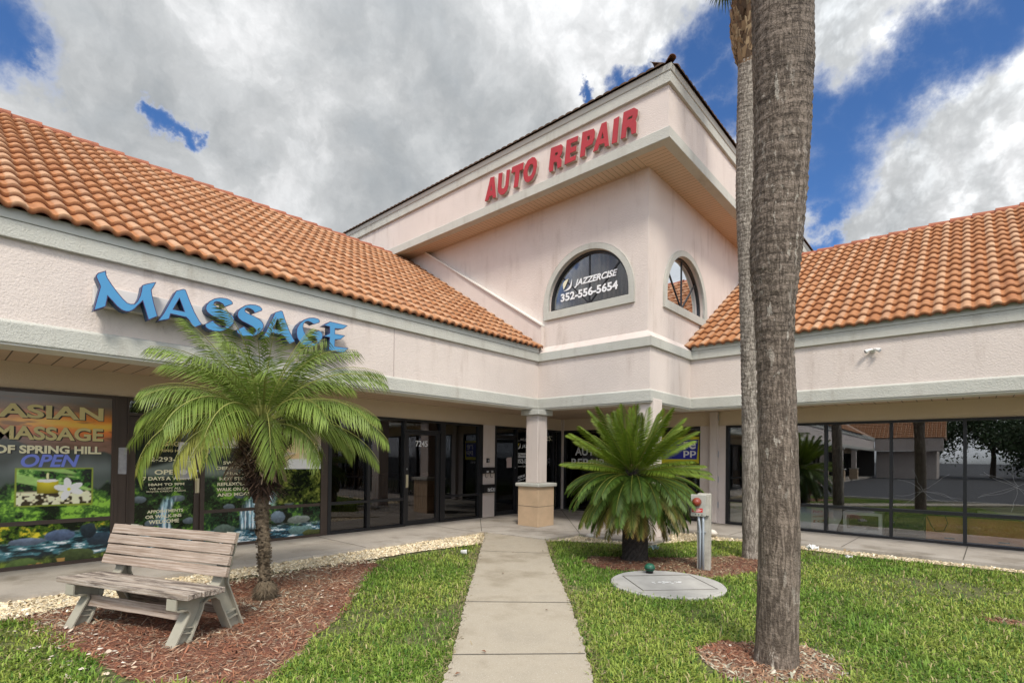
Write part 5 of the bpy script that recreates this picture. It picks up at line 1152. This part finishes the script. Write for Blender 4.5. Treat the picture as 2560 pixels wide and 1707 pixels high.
cabbage_palm('thick near palm trunk with pale scars, in front at right on the grass', (-1.07, 4.20), [(-.11, -1.07, 4.20, .170), (.1, -1.068, 4.21, .158), (.8, -1.062, 4.24, .157), (1.3, -1.068, 4.245, .152), (2.0, -1.088, 4.245, .142), (2.43, -1.103, 4.24, .140), (2.66, -1.104, 4.24, .155), (2.83, -1.104, 4.24, .172), (3.06, -1.099, 4.245, .192), (3.47, -1.079, 4.262, .199), (4.02, -1.063, 4.277, .211), (4.57, -1.062, 4.277, .227), (5.0, -1.07, 4.27, .231), (7, -1.09, 4.26, .225), (10, -1.1, 4.2, .20)], 9.6, BARK, 11)
cabbage_palm('slender pale palm trunk standing just behind the thick one', (-2.52, 8.42), [(-.11, -2.50, 8.40, .150), (.02, -2.50, 8.42, .142), (.58, -2.52, 8.44, .136), (1.84, -2.545, 8.46, .122), (2.67, -2.57, 8.47, .113), (4.34, -2.61, 8.46, .116), (5.69, -2.635, 8.44, .142), (6.84, -2.63, 8.45, .140), (7.63, -2.625, 8.45, .130), (9, -2.63, 8.44, .13)], 8.45, BARKL, 12)

# ================================================================== LIGHT POST, LID, SMALL THINGS
lp = thing('alarm_post', 'short square concrete post with a grey alarm box and conduits beside the cycad', 'post', (-2.72, 7.08, GZ), R(16.6), local=True)
b = MB(); b.box(-.088, .088, -.088, .088, 0, 1.045); bevel(b.build('post', POSTC, lp), .012, 2)
bx = MB(); bx.box(-.165, .03, -.160, -.089, .74, 1.035); bo = bevel(bx.build('alarm_box', BOXG, lp), .008, 2)
b = MB(); b.box(.031, .07, -.135, -.089, .755, 1.02); b.build('box_hinge', POSTC, bo)
b = MB(); b.lathe([(.062, 0), (.062, .02), (.056, .05), (.04, .085), (.018, .10)], n=20); mk('lamp_dome', [(-.085+x, -.160-z, .935+y) for x, y, z in b.V], b.F, REDLENS, bo, True)
b = MB(); b.box(-.150, -.01, -.1625, -.1605, .797, .85); lb = b.build('warning_label', REDLAB, bo)
PLB = lambda u, v, w_: (u, -.1625-w_, v)
b = MB()
for i, (x0_, x1_) in enumerate(((-.11, -.05), (-.14, -.02), (-.125, -.035))): b.box(x0_, x1_, -.1640, -.1626, .836-i*.013, .841-i*.013)
b.build('worn_print', WHITEP, lb)
b = MB()
for x in (-.10, -.06, -.02): b.box(x-.008, x+.008, -.1625, -.1605, .76, .772)
b.build('screws', BLACKB, bo)
for x, z1, nm in ((-.045, .74, 'conduit'), (-.005, .74, 'conduit')):
    b = MB(); b.tube([(x-.02 if x < -.02 else x, -.125, z1), (x-.012 if x < -.02 else x, -.118, z1-.08), (x, -.106, z1-.2), (x, -.104, 0.0)], .0155, 10); b.build(nm, CONDUIT, lp, True)
b = MB(); b.box(-.075, .03, -.1105, -.0885, .52, .535); b.build('conduit_strap', STEEL, lp)
LX, LY = -2.68, 5.83
ld = thing('tank_lid', 'round ribbed concrete tank lid set flush in the lawn', 'lid', (LX, LY, GZ), R(48), local=True)
b = MB(); b.lathe([(.66, -.05), (.66, .028), (.645, .040)], n=64); b.build('slab', LID, ld)
b = MB(); b.box(-.43, .46, -.34, .36, .0405, .0440)
rb = MB()
for i in range(72):
    y = -.64+i*.018; hw_ = math.sqrt(max(0, .635**2-y*y))-.01
    if hw_ > .05: rb.prism([(y, .0405), (y+.009, .0405), (y+.0065, .0475), (y+.0025, .0475)], lambda u, v, w_: (w_, u, v), -hw_, hw_)
rb.build('ribs', LID, ld)
jt = MB()
for (a, c_, d, e) in ((-.42, .44, -.36, -.345), (-.42, .44, .35, .365), (-.435, -.42, -.36, .365), (.44, .455, -.36, .365)): jt.box(a, c_, d, e, .0405, .0482)
jt.build('hatch_joint', JOINT, ld)
b = MB(); b.box(-.12, .12, -.02, .02, .048, .050); 
for i in range(26):
    a = rg.uniform(-.17, .17); c_ = rg.uniform(-.05, .05)
    jt2 = None
pt_ = MB()
for i in range(40):
    a = rg.gauss(0, .13); c_ = rg.gauss(0, .022); s = rg.uniform(.006, .018); pt_.box(a-s, a+s, c_-s*.4, c_+s*.4, .0476+i*.00002, .0486+i*.00002)
pt_.build('worn_paint', WHITEP, ld)
vt = thing('vent_cap', 'green plastic mushroom vent cap at the far edge of the round lid', 'vent', (-3.06, 6.14, GZ+.04))
b = MB(); b.lathe([(.045, GZ+.048), (.045, .035)], (-3.06, 6.14), 16); b.build('stem', BLACKB, vt, True)
b = MB(); b.lathe([(.052, .020), (.064, .030), (.068, .048), (.068, .054), (.060, .082), (.040, .104), (.012, .112)], (-3.06, 6.14), 24); b.build('cap', GREENV, vt, True)
b = MB(); b.lathe([(.0685, .044), (.0705, .047), (.0705, .050), (.0685, .053)], (-3.06, 6.14), 24); b.build('rim', BLACKB, vt, True)
# litter
cp = thing('paper_cup', 'white paper cup lying on its side on the grass left of the path', 'cup', (-5.77, 5.35, GZ))
b = MB(); b.lathe([(.026, 0), (.036, .085), (.039, .088), (.036, .091), (.033, .085), (.024, .006)], n=18); mk('cup', [(-5.77+z*.8+x*.3, 5.35+z*.62-x*.4+0, GZ+.07+y*.95) for x, y, z in b.V], b.F, WHITEP, cp, True)
def crumple(name, label, cat, x, y, z, s, m, seed, grp=None):
    r = random.Random(seed); b = MB(); n = 7; V = []
    for i in range(n):
        for j in range(n):
            V.append((x+(i/(n-1)-.5)*s*1.5+r.uniform(-.15, .15)*s, y+(j/(n-1)-.5)*s+r.uniform(-.15, .15)*s, z+r.uniform(0, .5)*s+.25*s*math.sin(i*1.3)*math.cos(j)))
    b.add(V, [(i*n+j, i*n+j+1, (i+1)*n+j+1, (i+1)*n+j) for i in range(n-1) for j in range(n-1)]); return tag(b.build(name, m), label, cat, grp)
crumple('litter_paper', 'crumpled white paper on the grass right of the thick palm, near the walk', 'litter', -1.87, 9.45, .03, .11, WHITEP, 1, 'white litter on the lawn')
crumple('litter_paper', 'small white scrap of paper further out on the right lawn', 'litter', -1.33, 9.1, .02, .06, WHITEP, 2, 'white litter on the lawn')
crumple('litter_wrapper', 'shiny pale wrapper on the grass just behind the cycad trunk', 'litter', -3.72, 7.62, .03, .10, mat('foil', (0.55, 0.68, 0.66), .3), 3)
def stone(label, x, y, s, seed):
    r = random.Random(seed); b = MB(); V = []; F = []; n = 10; m_ = 6
    for i in range(m_+1):
        for j in range(n):
            a = 2*math.pi*j/n; ph = math.pi*i/m_; k = s*(1+r.uniform(-.12, .12)); V.append((x+k*math.sin(ph)*math.cos(a)*1.2, y+k*math.sin(ph)*math.sin(a)*.9, .01+k*.62*math.cos(ph)+.3*s))
    F = [(i*n+j, (i+1)*n+j, (i+1)*n+(j+1) % n, i*n+(j+1) % n) for i in range(m_) for j in range(n)]; b.add(V, F)
    return tag(b.build('white_stone', mat('white_stone_m', (0.60, 0.56, 0.50), .85, .15, 12, .3, 40), smooth=True), label, 'stone', 'white stones on the gravel')
stone('white stone at the gravel corner left of the cycad', -5.2, 8.05, .065, 1); stone('white stone on the gravel between the post and the thin palm', -3.72, 10.05, .10, 2)

# ================================================================== GROUND COVER (uncountable)
def polyarea_pts(poly, n, r):
    p = np.array(poly); lo, hi = p.min(0), p.max(0); P = lo+(hi-lo)*r.random((int(n), 2)); return P[inpoly(P, poly)]
def in_view(P, mg=.12):
    f = P@np.array(FWD); rt = P@np.array([-FWD[1]*-1, FWD[0]*-1]) if False else P@np.array([FWD[1], -FWD[0]])
    return (f > .8) & (np.abs(rt) < f*(1.0+mg)+.4)
def scatter_stuff(name, P, z0, lmin, lmax, wr, hr, cols, m, seed, kind='chip', patch=None):
    r = np.random.default_rng(seed); n = len(P); az = r.random(n)*2*np.pi; L = (lmin+(lmax-lmin)*r.random(n)**2)/2; W = L*wr*(.5+r.random(n)); H = L*hr*(.5+r.random(n))
    tilt = r.normal(0, .28, n); ca, sa = np.cos(az), np.sin(az); c = np.array(cols)[r.integers(0, len(cols), n)]*(.65+.7*r.random((n, 1)))
    if kind == 'chip': loc = np.array([(-1, -.6, 0), (-.8, .8, .1), (1, .5, 0), (.9, -.7, .1), (0, 0, 1)]); F0 = np.array([(0, 3, 4), (3, 2, 4), (2, 1, 4), (1, 0, 4)])
    else: loc = np.array([(-1, 0, .35), (0, -1, .3), (1, 0, .35), (0, 1, .3), (.1, .05, 1), (0, 0, -.2), (.75, .7, .4), (-.7, -.72, .35), (.72, -.7, .35), (-.7, .7, .4)]); F0 = np.array([(0, 7, 4), (7, 1, 4), (1, 8, 4), (8, 2, 4), (2, 6, 4), (6, 3, 4), (3, 9, 4), (9, 0, 4)])
    k = len(loc); j = 1+.18*r.normal(size=(n, k)); lx = loc[None, :, 0]*L[:, None]*j; ly = loc[None, :, 1]*W[:, None]*j; lz = loc[None, :, 2]*H[:, None]+lx*np.tan(tilt)[:, None]
    X = P[:, 0:1]+lx*ca[:, None]-ly*sa[:, None]; Y = P[:, 1:2]+lx*sa[:, None]+ly*ca[:, None]; Zz = z0+lz+np.abs(lx.max(1)*np.tan(tilt))[:, None]*.6
    if patch: pn = np.clip((vn(P[:, 0]*1.0, P[:, 1]*1.0, 1.3, seed+500, 4)-.46)*5, 0, 1)[:, None]; c = c*(1-pn)+c*np.array(patch)*pn
    V = np.stack([X, Y, Zz], -1).reshape(-1, 3); F = (F0[None]+(np.arange(n)*k)[:, None, None]).reshape(-1, 3); T = np.repeat(c, k, axis=0)
    return tag(mk(name, V, F, m, None, False, T), kind='stuff')
MC = [(.22, .085, .043), (.18, .067, .036), (.25, .11, .06), (.29, .165, .105), (.11, .046, .028), (.20, .076, .040), (.33, .225, .155), (.23, .094, .052), (.15, .078, .05)]
MC2 = [(.17, .075, .04), (.13, .065, .038), (.21, .12, .07), (.28, .19, .12), (.09, .045, .028), (.17, .055, .03)]
r_ = np.random.default_rng(77)
P = polyarea_pts(MULCHL, 60000, r_); P = P[in_view(P)]; scatter_stuff('mulch_chips', P, GZ+.008, .012, .075, .18, .18, MC, MULCH, 1, patch=(1.25, 1.75, 1.95))
P = np.concatenate([polyarea_pts(MULCHR, 16000, r_), polyarea_pts(MULCHP, 900, r_)]); P = P[np.hypot(P[:, 0]-LX, P[:, 1]-LY) > .68]; scatter_stuff('mulch_chips', P, GZ+.008, .012, .07, .24, .22, MC2, MULCH, 2, patch=(1.2, 1.5, 1.5))
P = polyarea_pts(MULCHT, 9000, r_); scatter_stuff('mulch_chips', P, GZ+.008, .012, .07, .22, .22, MC, MULCH, 3, patch=(1.25, 1.8, 2.0))
PC = [(.66, .55, .37), (.58, .47, .30), (.73, .64, .47), (.48, .37, .23), (.70, .58, .37), (.76, .69, .55)]
P = np.concatenate([polyarea_pts(GRAVL, 52000, r_), polyarea_pts([(-6.7, .3), (-6.4, .35), (-6.2, 1.4), (-6.35, 3.2), (-6.2, 4.4), (-6.6, 4.4), (-6.75, 2.0)], 1500, r_)]); P = P[in_view(P)]
scatter_stuff('gravel', P, GZ+.014, .014, .042, .75, .55, PC, PEB, 4, 'peb')
P = polyarea_pts(GRAVR, 60000, r_); P = P[in_view(P)]; scatter_stuff('gravel', P, GZ+.014, .014, .040, .75, .55, PC, PEB, 5, 'peb')
# loose white stones strewn over the mulch
P = np.concatenate([polyarea_pts(MULCHL, 230, r_), polyarea_pts([(-5.9, .35), (-4.2, .6), (-4.1, 1.0), (-5.3, .95), (-6.2, .7)], 160, r_), polyarea_pts(MULCHT, 40, r_), polyarea_pts(MULCHR, 50, r_)]); scatter_stuff('loose_stones', P, GZ+.014, .010, .046, .7, .55, [(.50, .41, .32), (.42, .31, .22), (.55, .48, .41)], PEB, 6, 'peb')
# dry thatch and soil spilling over the path edges
ep = []
for ln in (PATH_L[:-1], PATH_R[1:]):
    for a, b in zip(ln[:-1], ln[1:]):
        a = np.array(a); b = np.array(b); k = int(np.linalg.norm(b-a)*330); t_ = r_.random((k, 1)); d = (b-a)/np.linalg.norm(b-a); ep.append(a+(b-a)*t_+np.array([d[1], -d[0]])*(r_.normal(.035, .04, (k, 1))))
P = np.concatenate(ep); scatter_stuff('path_edge_thatch', P, -.012, .008, .05, .16, .14, [(.22, .17, .09), (.14, .09, .05), (.28, .23, .13), (.08, .055, .03), (.16, .15, .05)], MULCH, 9)
# grass: single blades, thinning out with distance
def grass(n, seed):
    r = np.random.default_rng(seed); d = 1.6+10.5*r.random(n)**1.25; a = (r.random(n)-.5)*R(106); f = np.array(FWD); rt = np.array([FWD[1], -FWD[0]])
    P = (np.cos(a)*d)[:, None]*f[None]+(np.sin(a)*d)[:, None]*rt[None]
    wob = np.stack([vn(P[:, 0], P[:, 1], 1.6, 301, 4)-.5, vn(P[:, 0], P[:, 1], 1.6, 302, 4)-.5], 1)*.34+r.normal(0, .018, P.shape); Q = P+wob
    wob2 = np.stack([vn(P[:, 0], P[:, 1], 4, 303, 3)-.5, vn(P[:, 0], P[:, 1], 4, 304, 3)-.5], 1)*.10+r.normal(0, .012, P.shape); Q2 = P+wob2
    ok = (P[:, 1] > -1.15) & (P[:, 1] < 9.98) & (P[:, 0] > -7.0) & (P[:, 0] < 9)
    Qp = P+wob2*1.5
    for pl, q in ((PATH, Qp), (MULCHL, Q), (MULCHR, Q), (MULCHT, Q), (MULCHP, Q), (GRAVL, Q2), (GRAVR, Q2), (CORNER, P)): ok &= ~inpoly(q, pl)
    ok &= ~((P[:, 0] < -6.3) & (P[:, 1] > .5)); ok &= np.hypot(Q2[:, 0]-LX, Q2[:, 1]-LY) > .64
    thin = vn(P[:, 0], P[:, 1], 1.1, 310, 4); ok &= r.random(n) < np.clip(.22+2.9*(thin-.30), .16, 1)
    return P[ok], r
P, r = grass(520000, 5); n = len(P); dist = np.hypot(P[:, 0], P[:, 1])
tuft = vn(P[:, 0], P[:, 1], 3.2, 320, 4); big = vn(P[:, 0], P[:, 1], .9, 321, 4)
h = (.028+.050*r.random(n)**1.3)*(.55+.95*tuft); az = r.random(n)*2*np.pi; lean = np.abs(r.normal(1.12, .40, n)); w_ = (.0024+.0026*r.random(n))*(1+.05*dist)
dx, dy = np.cos(az), np.sin(az); sx, sy = -dy*w_, dx*w_; z0 = np.full(n, GZ-.004)
reach = h*np.sin(np.clip(lean, 0, 1.45)); rise = h*np.cos(np.clip(lean, 0, 1.32))
A = np.stack([P[:, 0]-sx, P[:, 1]-sy, z0], 1); B = np.stack([P[:, 0]+sx, P[:, 1]+sy, z0], 1)
Mx = P[:, 0]+dx*reach*.42; My = P[:, 1]+dy*reach*.42; Mz = z0+rise*.72+.010
C_ = np.stack([Mx-sx*.85, My-sy*.85, Mz], 1); D_ = np.stack([Mx+sx*.85, My+sy*.85, Mz], 1); E_ = np.stack([P[:, 0]+dx*reach*1.15, P[:, 1]+dy*reach*1.15, z0+rise*.95+.006], 1)
V = np.stack([A, B, C_, D_, E_], 1).reshape(-1, 3); o5 = (np.arange(n)*5)[:, None]
F = np.concatenate([o5+np.array([[0, 1, 3]]), o5+np.array([[0, 3, 2]]), o5+np.array([[2, 3, 4]])])
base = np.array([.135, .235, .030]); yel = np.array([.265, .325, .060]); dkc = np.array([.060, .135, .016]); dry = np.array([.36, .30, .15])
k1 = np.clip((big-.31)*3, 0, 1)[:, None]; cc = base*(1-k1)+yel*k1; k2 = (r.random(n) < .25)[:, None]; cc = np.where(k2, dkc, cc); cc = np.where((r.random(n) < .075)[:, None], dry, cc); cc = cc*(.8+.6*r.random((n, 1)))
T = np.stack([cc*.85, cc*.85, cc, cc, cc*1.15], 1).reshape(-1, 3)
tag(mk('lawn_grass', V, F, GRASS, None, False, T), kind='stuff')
# fallen dry leaves on path and lawn
lf = []
for (x, y) in ((-4.35, 4.75), (-4.15, 3.4), (-2.7, 2.75), (-3.0, 3.9), (-2.55, 2.35), (-5.2, 5.9), (-1.6, 5.2), (-1.9, 6.6), (-5.9, 7.9)):
    b = MB(); a = rg.uniform(0, 6.28); L = rg.uniform(.018, .034); ca, sa = math.cos(a)*L, math.sin(a)*L; z = .002
    b.add([(x-ca, y-sa, z), (x-sa*.4, y+ca*.4, z+.008), (x+ca, y+sa, z+.003), (x+sa*.4, y-ca*.4, z+.010)], [(0, 1, 2), (0, 2, 3)]); lf.append(b)
for b in lf: tag(b.build('fallen_leaf', mat('dry_leaf', (.16, .07, .035), .8)), 'small dry brown leaf fallen on the path and grass', 'leaf', 'fallen brown leaves')

# ================================================================== BEYOND THE LOT (seen mirrored in the right-hand windows)
LEAFD = mat('tree_leaf', rough=.7, attr='tint'); TRK = mat('tree_trunk', (.10, .075, .055), .95, .3, 6)
def tree(x, y, h, cr, seed, label):
    t = thing('shade_tree', label, 'tree', (x, y, -.16), group='trees beyond the parking lot'); r = np.random.default_rng(seed); b = MB()
    b.tube([(x, y, -.2), (x+.1, y, h*.25), (x-.1, y+.1, h*.55)], [.28, .22, .10], 9); 
    for k in range(5): a = k*1.3; b.tube([(x+.05, y, h*.3+k*.2), (x+math.cos(a)*cr*.35, y+math.sin(a)*cr*.35, h*.5+.2*k), (x+math.cos(a)*cr*.6, y+math.sin(a)*cr*.6, h*.62+.2*k)], [.12, .08, .04], 7)
    b.build('trunk', TRK, t)
    n = 5200; cl = r.normal(size=(26, 3))*np.array([cr*.5, cr*.5, h*.16])+np.array([x, y, h*.66]); P = cl[r.integers(0, 26, n)]+r.normal(size=(n, 3))*cr*.17
    d = r.normal(size=(n, 3)); d /= np.linalg.norm(d, axis=1)[:, None]; e = np.cross(d, r.normal(size=(n, 3))); e /= np.linalg.norm(e, axis=1)[:, None]; s = (.10+.14*r.random(n))[:, None]
    V = np.stack([P-d*s, P-e*s*.5, P+d*s, P+e*s*.5], 1).reshape(-1, 3); F = (np.arange(n)*4)[:, None]+np.array([[0, 1, 2, 3]]); c = np.array([.035, .07, .02])*(.5+r.random((n, 1)))
    mk('crown', V, F, LEAFD, t, False, np.repeat(c, 4, axis=0))
for i, (x, y, h, cr) in enumerate(((7, -44, 6, 3.2), (12, -40, 7, 3.6), (16.5, -46, 7, 3.6), (22, -42, 6.5, 3.4), (2, -52, 8, 4), (27, -38, 6, 3.4), (-3, -56, 9, 4), (32, -48, 8, 4), (10, -56, 8, 4), (18, -58, 9, 4.4), (4.5, -47, 6, 3.4), (14, -52, 8, 4), (25, -52, 9, 4.4))):
    tree(x, y, h, cr, 40+i, 'dark leafy tree beyond the parking lot')
